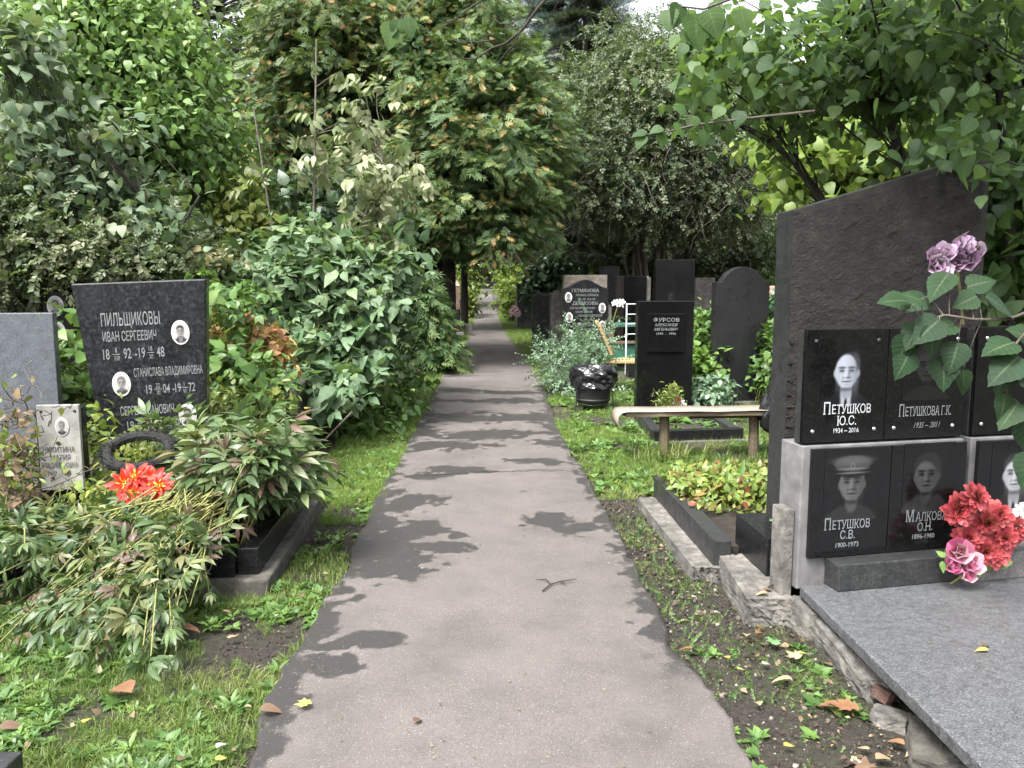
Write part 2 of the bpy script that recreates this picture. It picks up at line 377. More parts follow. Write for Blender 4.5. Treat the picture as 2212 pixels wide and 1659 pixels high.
M_BLACK = granite('black_polished_granite', (.0035, .0037, .004), (.006, .0063, .0066), (.016, .0165, .0175), .09, 130)
M_BLACKD = granite('dusty_black_granite', (.006, .0064, .0072), (.012, .0125, .0135), (.035, .036, .038), .22, 120)
M_LABR = granite('dark_larvikite', (.005, .0056, .007), (.017, .019, .022), (.055, .058, .065), .2, 38, blotch=.55)
M_GREYG = granite('grey_blue_granite', (.075, .083, .095), (.105, .115, .13), (.145, .155, .17), .22, 70, blotch=.25)
M_DGREY = granite('dark_grey_granite', (.016, .0172, .018), (.028, .0292, .0302), (.06, .061, .063), .38, 110)
M_MGREY = granite('mid_grey_granite', (.085, .084, .082), (.13, .127, .124), (.19, .186, .182), .55, 120)
M_SLAB = granite('light_speckled_granite', (.042, .044, .047), (.098, .102, .107), (.22, .225, .23), .38, 150, blotch=.34)
M_ROUGH = rough_stone('rough_split_granite', (.0055, .0042, .0033), (.0135, .0107, .0085), (.040, .033, .0265), 26, 1.0, .03, .5)
M_TAN = rough_stone('tan_weathered_granite', (.13, .11, .09), (.22, .19, .16), (.34, .30, .26), 20, .5)
M_PINK = rough_stone('pinkish_granite', (.24, .16, .13), (.40, .28, .23), (.55, .42, .36), 14, .6)
M_ROCKD = rough_stone('dark_rock', (.008, .008, .008), (.024, .023, .022), (.07, .066, .06), 9, 1, .05)
M_ROCKG = rough_stone('grey_rock', (.06, .056, .05), (.12, .112, .10), (.22, .21, .19), 9, .8, .04)
M_CONC = rough_stone('old_concrete', (.07, .066, .058), (.16, .153, .141), (.28, .272, .256), 14, .9, .03)
M_CONCD = rough_stone('mossy_concrete', (.04, .038, .031), (.085, .081, .07), (.15, .144, .128), 16, .9, .02)
M_CONCG = rough_stone('smooth_grey_concrete', (.075, .075, .078), (.135, .135, .14), (.21, .21, .217), 6, .2, .01)
M_MARBLE = rough_stone('weathered_white_marble', (.18, .18, .165), (.31, .31, .295), (.42, .42, .41), 7, .12, .008, .5)
M_BROWNG = rough_stone('brown_polished_granite', (.12, .085, .07), (.19, .135, .115), (.28, .21, .18), 40, .05, .005, .3)
M_WHITE = plain('white_enamel', (.48, .485, .485), .25, var=.05)
M_LETTER = plain('engraved_letters', (.15, .158, .165), .7, var=.3, scale=60)
M_LETTERW = plain('white_engraved_letters', (.36, .375, .395), .7, var=.2, scale=60)
M_LETTERD = plain('faint_engraved_letters', (.075, .078, .082), .7, var=.3, scale=60)
M_LETTERK = plain('dark_painted_letters', (.04, .04, .045), .7, var=.3, scale=60)
M_STEEL = plain('steel_screw', (.6, .6, .58), .3, 1.0)
M_BIN = plain('black_bin_plastic', (.018, .018, .019), .55, var=.5, scale=10)
M_BAG = plain('black_bin_bag', (.012, .012, .014), .22, var=.2)
M_WIRE = plain('black_painted_steel', (.012, .012, .013), .4)
M_PLANK = wood('grey_weathered_wood', (.10, .075, .05), (.2, .16, .11))
M_POST = wood('bench_post_wood', (.06, .045, .028), (.13, .10, .06))
M_YWOOD = wood('ochre_painted_wood', (.27, .18, .08), (.40, .28, .14), .55)
M_LINO = plain('pale_linoleum', (.25, .21, .165), .55, var=.1, scale=8)
M_LINOB = plain('linoleum_backing', (.34, .22, .14), .8, var=.2, scale=30)
M_GREENP = plain('green_painted_boards', (.022, .095, .062), .6, var=.3, scale=8)
M_REDP = plain('red_painted_rail', (.42, .09, .06), .5)
M_SOIL = rough_stone('dark_soil', (.012, .009, .007), (.03, .023, .017), (.07, .055, .042), 30, 1, .02, .95)
M_BARK = bark('grey_brown_bark', (.035, .028, .022), (.10, .085, .068))
M_BARKD = bark('dark_bark', (.012, .010, .008), (.04, .033, .026))
M_TWIG = bark('pale_dry_twig', (.07, .06, .05), (.16, .14, .115), 30)
M_STEMG = bark('green_stem', (.10, .12, .03), (.24, .22, .08), 20)
M_PIC = granite('etched_portrait', (.0035, .0037, .004), (.006, .0063, .0066), (.016, .0165, .0175), .09, 130)
_t = M_PIC.node_tree; _a = _t.nodes.new('ShaderNodeAttribute'); _a.attribute_name = 'pic'; _b = _t.nodes['Principled BSDF']; _s = _b.inputs['Base Color'].links[0].from_socket
_t.links.new(mix(_t, 1.0, _s, _a.outputs['Color'], 'LIGHTEN'), _b.inputs['Base Color'])
M_PICW = picmat('photo_portrait', .35)

# ------------------------------------------------------------------ lettering and portraits
def _glyphs(s, bold=.0):
    cu = bpy.data.curves.new('t', 'FONT'); cu.body = s; cu.size = 1; cu.offset = bold; cu.resolution_u = 3
    o = bpy.data.objects.new('t', cu); C.objects.link(o)
    dg = bpy.context.evaluated_depsgraph_get(); me = bpy.data.meshes.new_from_object(o.evaluated_get(dg))
    v = [tuple(q.co) for q in me.vertices]; f = [tuple(p.vertices) for p in me.polygons]
    bpy.data.objects.remove(o); bpy.data.curves.remove(cu); bpy.data.meshes.remove(me)
    return v, f
_cap = None
def lettering(lines, parent, mat, yf, name='inscription'):
    """lines: (text, x, z, cap height, x squeeze, 'c'|'l'|'r', serif, bold, slant) set on the plane y = yf of the parent, facing -y"""
    global _cap
    if _cap is None: _cap = max(q[1] for q in _glyphs('Н')[0])
    rows = []
    for ln in lines:
        if rows and abs(ln[2] - rows[-1][0][2]) < .75 * rows[-1][0][3]: rows[-1].append(ln)
        else: rows.append([ln])
    for row in rows: _letter_row(row, parent, mat, yf, name)
def _letter_row(row, parent, mat, yf, name):
    mb = MB()
    for ln in row:
        s, x, z, h, xs, al, serif, bold = ln[:8]; sl_ = ln[8] if len(ln) > 8 else 0
        segs = []; tot = 0
        for part, k in ([(s[0], 1.0), (s[1:], .76)] if serif == 2 else [(s, 1.0)]):
            v, f = _glyphs(part, bold)
            if not v: continue
            if serif:
                cnt = {}
                for q in f:
                    for i in range(len(q)):
                        e = (q[i], q[(i + 1) % len(q)]); e = (min(e), max(e)); cnt[e] = cnt.get(e, 0) + 1
                for (a, b), c_ in list(cnt.items()):
                    A, B = v[a], v[b]
                    if c_ == 1 and abs(A[1] - B[1]) < .004 and .05 < abs(A[0] - B[0]) < .2:
                        lo = A[1] < .1; hi = A[1] > _cap - .06
                        if lo or hi:
                            x0, x1 = min(A[0], B[0]) - .065, max(A[0], B[0]) + .065; y0, y1 = (A[1] - .012, A[1] + .04) if lo else (A[1] - .04, A[1] + .012)
                            n = len(v); v += [(x0, y0, .002), (x1, y0, .002), (x1, y1, .002), (x0, y1, .002)]; f.append((n, n + 1, n + 2, n + 3))
            mn = min(q[0] for q in v); mx_ = max(q[0] for q in v)
            segs.append((v, f, k, mn, tot)); tot += (mx_ - mn) * k + .12
        tot -= .12; sc = h / _cap
        ox = {'c': x - tot * sc * xs / 2, 'l': x, 'r': x - tot * sc * xs}[al]
        for v, f, k, mn, off in segs:
            mb.poly([(ox + (((q[0] - mn) * k + off) * xs + sl_ * q[1] * k) * sc, yf - q[2] * .2, z + q[1] * k * sc) for q in v], f)
    return mb.build(name, mat, parent)
def face(kind, U, V, bg=.012):
    def el(cx, cy, rx, ry, s=.06): return 1 / (1 + np.exp(np.clip((np.sqrt(((U - cx) / rx) ** 2 + ((V - cy) / ry) ** 2) - 1) / s, -40, 40)))
    U = U / 1.18
    v = np.full_like(U, bg) if np.isscalar(bg) else bg.copy()
    def put(m, val):
        nonlocal v; v = v * (1 - m) + val * m
    dim = {'bald': .36, 'officer': .075, 'woman': .062, 'faint': .018, 'side': .3}.get(kind, .24)
    suit = {'bald': .009, 'officer': .013, 'woman': .016, 'faint': .009, 'side': .01}.get(kind, .03)
    hx = {'woman': -.08, 'officer': .03}.get(kind, 0)
    put(el(hx, -1.3, .98, .78, .03), suit)
    if kind in ('bald', 'side', 'm1', 'm2', 'm3'):
        put(el(0, -.82, .22, .42, .08) * (V < -.4), dim * .75); put(el(.0, -.98, .055, .36, .1), suit); put(el(-.3, -.95, .14, .5, .1), suit); put(el(.3, -.95, .14, .5, .1), suit)
    if kind == 'woman': put(el(-.3, -.85, .22, .4, .1), .022); put(el(.3, -.9, .25, .4, .1), .02)
    put(el(hx, -.45, .19, .32, .06), dim * .5)
    hair = {'bald': .22, 'w1': .1, 'officer': .02, 'woman': .012, 'faint': .009}.get(kind, .018)
    if kind in ('woman', 'w1', 'w2', 'faint'): put(el(hx + .04, .2, .47, .55, .04), hair)
    put(el(hx - .37, .02, .07, .13, .1), dim * .55); put(el(hx + .37, .02, .07, .13, .1), dim * .5)
    shade = .92 - .38 * np.clip((U - hx) * 1.5 + .2, 0, 1) - .25 * np.clip(np.abs(U - hx) * 2.6 - .45, 0, 1) ** 2
    jaw = np.clip(-.16 - V, 0, 1) * .2                                             # the face narrows to the chin
    Uj = hx + (U - hx) / (1 - jaw * 1.5)
    Us = U; U = Uj; put(el(hx, .07, .385, .52, .03), dim * shade); U = Us
    if kind not in ('bald', 'officer'): put(np.clip(el(hx, .34, .43, .37, .04) - el(hx - .04, .02, .37, .44, .04), 0, 1), hair)
    if kind == 'bald': put(np.clip(el(hx + .10, .32, .34, .36, .05) - el(hx - .05, .16, .36, .47, .04), 0, 1), .02)
    dk = dim * .05
    for s in (-1, 1):
        put(el(hx + s * .165, .19, .135, .042, .16) * .85, dk); put(el(hx + s * .165, .10, .115, .055, .2) * .55, dim * .3); put(el(hx + s * .165, .095, .085, .034, .15) * .95, dk)
        put(el(hx + s * .165, .03, .11, .03, .4) * .4, dim * .4); put(el(hx + s * .27, -.16, .07, .2, .5) * .35, dim * .4); put(el(hx + s * .14, -.14, .022, .1, .4) * .55, dim * .3)
    put(el(hx + .075, .0, .045, .16, .25) * .7, dim * .28); put(el(hx + .01, -.115, .11, .032, .2) * .8, dk); put(el(hx - .03, .0, .035, .14, .4) * .6, dim * 1.15)
    put(el(hx, -.235, .155, .028, .2) * .95, dk); put(el(hx, -.275, .12, .022, .3) * .5, dim * .9); put(el(hx, -.32, .11, .03, .4) * .5, dim * .35)
    put(el(hx, -.47, .26, .06, .3) * .8, dim * .1); put(el(hx + .3, 0, .09, .4, .5) * .4, dim * .35)
    if kind == 'officer':
        put(el(hx, .42, .44, .14, .03), .006); put(el(hx, .62, .58, .22, .03), .03); put(el(hx, .70, .5, .11, .3), .055); put(el(hx, .47, .42, .03, .2), .075)
        put(el(hx, .29, .38, .075, .06), .006); put(el(hx, .355, .39, .02, .25), .085); put(el(hx, .55, .07, .09, .1), .085); put(el(hx, .55, .035, .05, .2), .015)
    return v
def portrait(kind, parent, x, z, w_, h_, yf, mat=None, bg=.008, tint=(1, 1.02, 1.06), oval=False, n=80, name='portrait'):
    nv = int(n * h_ / w_); u = np.linspace(-1, 1, n); q = np.linspace(-1, 1, nv); U, V = np.meshgrid(u, q)
    val = face(kind, U, V * (1.0 if not oval else 1.08), bg)
    X, Z = U.copy(), V.copy()
    if oval: X = U * np.sqrt(np.maximum(0, 1 - V ** 2 / 2)); Z = V * np.sqrt(np.maximum(0, 1 - U ** 2 / 2)); val = face(kind, X, Z * 1.05 - .05, bg)
    vs = np.stack([x + X * w_ / 2, np.full_like(X, yf), z + Z * h_ / 2], -1).reshape(-1, 3)
    fs = [(j * n + i, j * n + i + 1, (j + 1) * n + i + 1, (j + 1) * n + i) for j in range(nv - 1) for i in range(n - 1)]
    me = bpy.data.meshes.new(name); me.from_pydata(vs.tolist(), [], fs); me.update()
    col = np.ones((n * nv, 4)); col[:, :3] = val.reshape(-1, 1) * np.array(tint)
    at = me.attributes.new('pic', 'FLOAT_COLOR', 'POINT'); at.data.foreach_set('color', np.clip(col, 0, 1).astype(np.float32).ravel())
    return link(name, me, mat or M_PIC, parent)
def oval_photo(kind, parent, x, z, w_, h_, yf):
    pts = [(x + math.cos(a) * w_ / 2, z + math.sin(a) * h_ / 2) for a in np.linspace(0, 2 * math.pi, 33)[:-1]]
    o = MB().prism(pts, yf - .006, yf + .001).build('oval_photo', M_WHITE, parent); bev(o, .003)
    portrait(kind, o, x, z, w_ * .82, h_ * .84, yf - .0075, M_PICW, .33, (1, .97, .95), True, 30)
    return o
# ------------------------------------------------------------------ ground and path
def ground_mat():
    m, t, bs, N, K = newmat('ground_soil_and_moss')
    n1 = noise(t, 1.1, 6, .65); n2 = noise(t, 34, 8, .78); n3 = noise(t, 160, 3, .6)
    soil = ramp(t, [(.3, (.014, .0108, .008)), (.5, (.040, .0315, .0235)), (.72, (.11, .088, .064))]); K(n2.outputs[0], soil.inputs[0])
    grn = ramp(t, [(.3, (.03, .045, .004)), (.6, (.075, .10, .028)), (.8, (.16, .14, .06))]); K(n3.outputs[0], grn.inputs[0])
    f = ramp(t, [(.50, (0, 0, 0)), (.7, (.7, .7, .7))]); K(n1.outputs[0], f.inputs[0])
    K(mix(t, f.outputs[0], soil.outputs[0], grn.outputs[0]), bs.inputs['Base Color']); bs.inputs['Roughness'].default_value = .95
    bump(t, n2.outputs[0], 1, .06, bs); return m
gx = np.concatenate([[-160, -60, -25, -12], np.arange(-8, 8.01, .2), [12, 25, 60, 160]]); gy = np.concatenate([[-40, -10, -2], np.arange(0, 24, .2), [26, 30, 38, 50, 70, 100, 200]])
X, Y = np.meshgrid(gx, gy); Z = (fbm(X * 1.3, Y * 1.3, 3) - .47) * .05 * (np.abs(X) < 9) * (Y < 25)
n_ = len(gx); vs = np.stack([X, Y, np.minimum(Z, .004)], -1).reshape(-1, 3)
me = bpy.data.meshes.new('ground'); me.from_pydata(vs.tolist(), [], [(j * n_ + i, j * n_ + i + 1, (j + 1) * n_ + i + 1, (j + 1) * n_ + i) for j in range(len(gy) - 1) for i in range(n_ - 1)])
tag(link('ground', me, ground_mat()), kind='structure')

PZ = .03
_le = [(537, 1649), (617, 1443), (685, 1337), (749, 1221), (807, 1095), (860, 1000), (928, 868), (952, 815), (985, 765), (1012, 728), (1023, 690), (1030, 655)]
_re = [(1616, 1659), (1557, 1530), (1462, 1418), (1408, 1301), (1345, 1174), (1276, 1047), (1213, 942), (1166, 815), (1130, 765), (1099, 728), (1080, 690), (1067, 655)]
_L = np.array([G(*p, PZ)[:2] for p in _le]); _Rr = np.array([G(*p, PZ)[:2] for p in _re])
def path_l(y): return np.interp(y, _L[:, 1], _L[:, 0]) + (fbm(np.asarray(y) * 2.2, 3.3, 5) - .47) * .10 + (fbm(np.asarray(y) * 15, 1.3, 15, 3) - .45) * .045
def path_r(y): return np.interp(y, _Rr[:, 1], _Rr[:, 0]) + (fbm(np.asarray(y) * 2.2, 8.8, 6) - .47) * .10 + (fbm(np.asarray(y) * 15, 4.3, 16, 3) - .45) * .045
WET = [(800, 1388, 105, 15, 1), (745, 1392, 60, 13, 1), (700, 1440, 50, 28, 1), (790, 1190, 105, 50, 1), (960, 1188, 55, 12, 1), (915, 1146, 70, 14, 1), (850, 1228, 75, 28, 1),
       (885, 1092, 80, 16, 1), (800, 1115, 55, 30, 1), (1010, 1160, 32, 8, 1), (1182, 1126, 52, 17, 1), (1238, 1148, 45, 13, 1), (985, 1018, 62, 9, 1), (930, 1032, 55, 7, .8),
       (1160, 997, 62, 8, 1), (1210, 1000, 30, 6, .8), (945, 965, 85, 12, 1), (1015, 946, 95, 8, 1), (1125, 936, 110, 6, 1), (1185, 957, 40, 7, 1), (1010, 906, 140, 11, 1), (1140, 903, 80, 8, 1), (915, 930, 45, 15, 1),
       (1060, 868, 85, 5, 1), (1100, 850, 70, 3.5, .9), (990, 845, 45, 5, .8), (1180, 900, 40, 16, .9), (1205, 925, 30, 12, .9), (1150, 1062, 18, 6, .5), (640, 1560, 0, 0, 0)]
def smooth(a, b, x):
    t = np.clip((x - a) / (b - a), 0, 1); return t * t * (3 - 2 * t)
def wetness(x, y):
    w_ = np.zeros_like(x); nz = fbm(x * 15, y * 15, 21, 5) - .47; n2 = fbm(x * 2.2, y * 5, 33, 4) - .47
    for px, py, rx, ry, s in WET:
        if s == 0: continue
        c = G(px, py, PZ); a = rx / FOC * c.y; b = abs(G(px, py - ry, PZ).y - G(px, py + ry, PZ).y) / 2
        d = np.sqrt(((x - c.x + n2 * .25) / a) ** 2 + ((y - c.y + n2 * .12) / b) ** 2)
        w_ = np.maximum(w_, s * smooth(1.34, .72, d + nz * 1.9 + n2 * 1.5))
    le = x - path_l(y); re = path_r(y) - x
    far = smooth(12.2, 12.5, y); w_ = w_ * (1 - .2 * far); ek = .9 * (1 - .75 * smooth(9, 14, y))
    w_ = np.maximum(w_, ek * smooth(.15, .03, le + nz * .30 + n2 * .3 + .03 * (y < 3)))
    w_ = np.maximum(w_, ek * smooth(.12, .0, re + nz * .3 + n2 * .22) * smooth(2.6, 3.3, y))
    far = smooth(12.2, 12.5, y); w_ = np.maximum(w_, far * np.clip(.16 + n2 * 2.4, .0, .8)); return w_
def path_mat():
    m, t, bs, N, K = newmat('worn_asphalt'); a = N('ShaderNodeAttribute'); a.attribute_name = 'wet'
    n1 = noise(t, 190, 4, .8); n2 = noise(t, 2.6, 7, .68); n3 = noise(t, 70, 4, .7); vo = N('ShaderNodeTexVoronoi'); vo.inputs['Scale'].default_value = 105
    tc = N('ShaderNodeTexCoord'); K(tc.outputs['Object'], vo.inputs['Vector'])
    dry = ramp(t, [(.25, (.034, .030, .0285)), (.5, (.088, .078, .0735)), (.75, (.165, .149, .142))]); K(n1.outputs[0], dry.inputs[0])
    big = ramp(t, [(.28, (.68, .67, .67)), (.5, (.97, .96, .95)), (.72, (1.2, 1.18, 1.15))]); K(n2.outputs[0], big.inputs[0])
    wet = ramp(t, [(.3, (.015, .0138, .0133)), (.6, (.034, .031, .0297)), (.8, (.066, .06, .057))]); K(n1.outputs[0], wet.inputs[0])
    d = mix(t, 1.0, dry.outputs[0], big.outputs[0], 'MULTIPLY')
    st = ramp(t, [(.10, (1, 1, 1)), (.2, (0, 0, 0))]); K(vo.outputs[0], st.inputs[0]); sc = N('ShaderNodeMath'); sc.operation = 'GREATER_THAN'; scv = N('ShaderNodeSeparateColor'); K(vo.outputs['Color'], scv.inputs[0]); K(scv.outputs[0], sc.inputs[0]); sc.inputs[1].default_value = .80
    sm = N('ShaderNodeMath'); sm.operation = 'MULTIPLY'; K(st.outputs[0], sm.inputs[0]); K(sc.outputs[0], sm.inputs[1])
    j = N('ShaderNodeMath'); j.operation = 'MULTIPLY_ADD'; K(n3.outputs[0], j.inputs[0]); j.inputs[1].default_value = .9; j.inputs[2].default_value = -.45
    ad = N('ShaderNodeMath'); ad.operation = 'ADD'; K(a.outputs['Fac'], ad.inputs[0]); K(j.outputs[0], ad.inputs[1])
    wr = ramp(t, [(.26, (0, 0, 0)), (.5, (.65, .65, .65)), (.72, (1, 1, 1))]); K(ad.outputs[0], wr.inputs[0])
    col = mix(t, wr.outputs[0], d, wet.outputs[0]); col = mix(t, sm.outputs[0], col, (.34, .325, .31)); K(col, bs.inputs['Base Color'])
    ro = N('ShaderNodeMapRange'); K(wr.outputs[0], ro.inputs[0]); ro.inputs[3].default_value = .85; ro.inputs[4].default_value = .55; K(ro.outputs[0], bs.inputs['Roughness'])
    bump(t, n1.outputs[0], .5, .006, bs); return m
ys = [1.0]
while ys[-1] < 75: ys.append(ys[-1] + (.014 + .0035 * max(0, ys[-1] - 2.5) + (.03 * (ys[-1] - 13) if ys[-1] > 13 else 0)))
ys = np.array(ys); us = np.linspace(0, 1, 104)
l, r_ = path_l(ys), path_r(ys)
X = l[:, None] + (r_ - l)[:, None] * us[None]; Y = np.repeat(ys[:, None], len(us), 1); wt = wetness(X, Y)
Z = PZ + .012 * (1 - (2 * us[None] - 1) ** 2) + (fbm(X * 2, Y * 2, 40) - .47) * .008; Z = np.broadcast_to(Z, X.shape).copy(); Z[Y > 12.45] -= .012
X = np.concatenate([X[:, :1] - .015, X, X[:, -1:] + .015], 1); Y = np.concatenate([Y[:, :1], Y, Y[:, -1:]], 1); Z = np.concatenate([Z[:, :1] * 0 - .03, Z, Z[:, -1:] * 0 - .03], 1); wt = np.concatenate([wt[:, :1], wt, wt[:, -1:]], 1)
nu = X.shape[1]; nr = X.shape[0]; me = bpy.data.meshes.new('path')
I = (np.arange(nr - 1)[:, None] * nu + np.arange(nu - 1)[None]).ravel()
me.from_pydata(np.stack([X, Y, Z], -1).reshape(-1, 3).tolist(), [], np.stack([I, I + 1, I + nu + 1, I + nu], -1).tolist())
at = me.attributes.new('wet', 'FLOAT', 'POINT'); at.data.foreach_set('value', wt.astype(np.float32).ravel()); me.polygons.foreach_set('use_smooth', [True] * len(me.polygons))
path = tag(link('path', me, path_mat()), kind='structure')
def ribbon(name, pts, w_, mat, parent=None, z=PZ + .016):
    mb = MB()
    for i in range(len(pts) - 1):
        (x0, y0), (x1, y1) = pts[i], pts[i + 1]; k0 = w_ * (.5 + rng.random()); k1 = w_ * (.5 + rng.random())
        mb.poly([(x0, y0 - k0, z), (x1, y1 - k0, z), (x1, y1 + k1, z), (x0, y0 + k1, z)], [(0, 1, 2, 3)])
    return mb.build(name, mat, parent)
M_CRACK = plain('dark_crack', (.012, .01, .009), .95)
cp = [G(px, 1032 - (px - 858) * .042 + rng.normal() * 1.6, PZ)[:2] for px in np.linspace(870, 1246, 60)]
ribbon('crack', cp, .006, M_CRACK, path)
ribbon('seam', [G(px, 812 + rng.normal() * .5, PZ)[:2] for px in np.linspace(955, 1040, 30)], .012, M_CRACK, path)

# ------------------------------------------------------------------ right: columbarium wall on its granite slab
sl_ = MB().prism([(1.338, .9), (5.0, .9), (5.0, 4.15), (1.345, 3.43)], .135, .18, 'z').build('granite_slab', M_SLAB, None, bevel=.005)
tag(sl_, 'large light speckled granite slab in front of the black portrait plates', 'stone slab')
cw = thing('columbarium_wall', 'wall of black portrait plates on a pale concrete body, red bouquet before it', 'memorial', (1.334, 3.44, .18), 11)
for x0, x1 in ((0, .80), (.835, 1.66)):
    MB().box((x0, 0, -.02), (x1, .17, .612)).build('concrete_body', M_CONCG, cw, bevel=.006)
    MB().box((x0 + .004, .029, .617), (x1 - .01, .075, 1.098)).build('backing_slab', M_DGREY, cw, bevel=.003)
for x0, x1, up_ in ((.0, .392, 1), (.394, .785, 1), (.84, 1.235, 1), (1.237, 1.64, 1), (.036, .418, 0), (.420, .800, 0), (.86, 1.25, 0), (1.252, 1.65, 0)):
    z0, z1 = (.622, 1.106) if up_ else (.122, .600)
    o = MB().box((x0, -.022 if not up_ else .004, z0), (x1 - .002, -.002 if not up_ else .028, z1)).build('portrait_plate', M_BLACK, cw, bevel=.002)
    yf = -.0235 if not up_ else .0025
    if up_:
        for sx in (x0 + .045, x1 - .05):
            for sz in (z0 + .05, z1 - .05):
                s = MB().lathe([(0, -.004), (.006, -.0035), (.009, 0), (.009, .003)], sides=12).build('screw', M_STEEL if not (x0 < .1 and sz > 1) else M_DGREY, o, smooth=True)
                s.location = (sx, yf, sz); s.rotation_euler = (R(-90), 0, 0)
    if (x0, up_) == (.0, 1):
        portrait('bald', o, .195, .915, .24, .28, yf, bg=0.0, tint=(.88, .95, 1.1))
        lettering([('ПЕТУШКОВ', .205, .745, .052, .72, 'c', 2, .004), ('Ю.С.', .205, .695, .04, .8, 'c', 1, .004), ('1934 ~ 2016', .205, .662, .021, .85, 'c', 0, .01)], o, M_LETTERW, yf - .0006)
    if (x0, up_) == (.394, 1):
        portrait('faint', o, .59, .93, .24, .28, yf, bg=0.0)
        lettering([('ПЕТУШКОВА Г.К.', .59, .722, .054, .55, 'c', 2, .003), ('1935 ~ 2011', .6, .668, .026, .75, 'c', 0, .0, .3)], o, M_LETTER, yf - .0006)
    if (x0, up_) == (.036, 0):
        portrait('officer', o, .225, .435, .26, .31, yf, bg=0.0)
        lettering([('ПЕТУШКОВ', .215, .245, .052, .70, 'c', 2, .003), ('С.В.', .22, .2, .038, .8, 'c', 1, .006), ('1900-1973', .22, .163, .022, .9, 'c', 0, .01)], o, M_LETTER, yf - .0006)
    if (x0, up_) == (.420, 0):
        portrait('woman', o, .61, .45, .26, .31, yf, bg=0.0)
        lettering([('МАЛКОВА', .61, .255, .052, .70, 'c', 2, .003), ('О.Н.', .605, .21, .038, .8, 'c', 1, .006), ('1896-1980', .6, .175, .022, .9, 'c', 0, .01)], o, M_LETTER, yf - .0006)
    if (x0, up_) == (.86, 0):
        portrait('side', o, 1.06, .43, .26, .31, yf, bg=0.0); lettering([('19', .93, .19, .025, .9, 'l', 0, .003)], o, M_LETTER, yf - .0006)
    if (x0, up_) == (.84, 1): lettering([('192', .99, .68, .022, .9, 'l', 0, .003)], o, M_LETTERD, yf - .0006)
def cwp(u, y, z): return cw.matrix_basis @ Vector((u, y, z))
def blockstone(name, label, cat, a, b, mat, rz=11):
    o = MB().box(a, b).build(name, mat, None, bevel=.005); p = Matrix.Translation(cw.location) @ Matrix.Rotation(R(rz), 4, 'Z'); o.matrix_basis = p
    return tag(o, label, cat)
blockstone('granite_block', 'long dark grey granite block lying under the lower portrait plates', 'stone block', (.125, -.115, 0), (.715, -.008, .118), M_DGREY)
blockstone('granite_block', 'paler grey granite block under the red bouquet, beside the dark one', 'stone block', (.722, -.14, 0), (1.5, -.012, .122), M_MGREY)
blockstone('limestone_strip', 'narrow upright pale stone wedged between black plinth and concrete wall', 'stone', (-.055, .03, -.07), (-.005, .13, .33), M_CONC)

# big rough stele behind it
st = thing('rough_stele', 'tall rough split granite stele with slanted top, behind the portrait plates', 'gravestone', (1.29, 3.70, .10), 3)
MB().box((0, 0, 0), (1.35, .42, .205)).build('plinth', M_BLACKD, st, bevel=.004)
H0, H1, W_ = 1.50, 1.775, .93; nx_, nz_ = 110, 190
uu, vv = np.meshgrid(np.linspace(0, 1, nx_), np.linspace(0, 1, nz_)); xx = .125 + uu * W_; zz = .205 + vv * (H0 + (H1 - H0) * uu)
ca, sa = math.cos(R(28)), math.sin(R(28)); p_ = xx * ca + zz * sa; q_ = -xx * sa + zz * ca
rid = 1 - np.abs(fbm(p_ * 7, q_ * 16, 51, 5) - .47) * 4; big_ = fbm(xx * 3, zz * 3, 55, 3) - .45; fine = fbm(p_ * 40, q_ * 60, 57, 3) - .45
edge = np.clip(np.minimum(np.minimum(uu * W_, (1 - uu) * W_), np.minimum(vv, 1 - vv) * 1.6) / .035, 0, 1)
yy = .15 - edge * (.006 + .015 * rid * .5 + .016 * big_ + .006 * fine)
ph = zz * 15.5 + .6 * np.sin(zz * 9); nt_ = np.clip(1 - ((ph - np.floor(ph) - .5) / .22) ** 2, 0, 1) ** .5 * (zz < 1.12)      # drill marks down the left edge
yy += .022 * nt_ * np.clip(1 - uu * W_ / .035, 0, 1); xx = xx + .016 * nt_ * np.clip(1 - uu * W_ / .02, 0, 1)
vs = np.stack([xx, yy, zz], -1).reshape(-1, 3); I = (np.arange(nz_ - 1)[:, None] * nx_ + np.arange(nx_ - 1)[None]).ravel()
MB().poly(vs.tolist(), np.stack([I, I + 1, I + nx_ + 1, I + nx_], -1).tolist()).build('rough_face', M_ROUGH, st)
MB().prism([(.125, .205), (.125 + W_, .205), (.125 + W_, .205 + H1), (.125, .205 + H0)], .153, .34).build('polished_body', M_DGREY, st)
# foundation of old concrete and the planted bed behind
def obj_rock(name, label, cat, size, loc, mat, **k): return tag(rock(name, size, mat, None, loc, **k), label, cat)
obj_rock('concrete_foundation', 'crumbling whitish concrete block in front of the black plinth', 'concrete', (.20, .60, .16), (1.235, 3.72, .045), M_CONC, seed=2, amp=.11, box=.97, n=15, freq=5, rot=(0, 0, -4))
obj_rock('concrete_foundation', 'long cracked concrete strip along the planted granite kerb', 'concrete', (.15, 1.35, .14), (1.075, 4.65, .0), M_CONC, seed=3, amp=.09, box=.98, n=21, freq=5, rot=(0, 0, 1.5))
obj_rock('concrete_rubble', 'big broken concrete chunk under the left edge of the granite slab', 'rubble', (.14, .52, .18), (1.405, 3.02, .02), M_CONC, seed=4, amp=.24, n=22, rot=(4, -6, -2), freq=3.5)
obj_rock('concrete_rubble', 'small cracked concrete piece below the corner of the granite slab', 'rubble', (.10, .20, .15), (1.36, 3.37, .045), M_CONC, seed=5, amp=.2, n=15, rot=(0, 4, 10))
obj_rock('concrete_rubble', 'grey rubble lump in the hollow under the granite slab, nearest', 'rubble', (.15, .26, .10), (1.40, 2.42, .02), M_CONCD, seed=6, amp=.2, n=11, rot=(6, 0, -24))
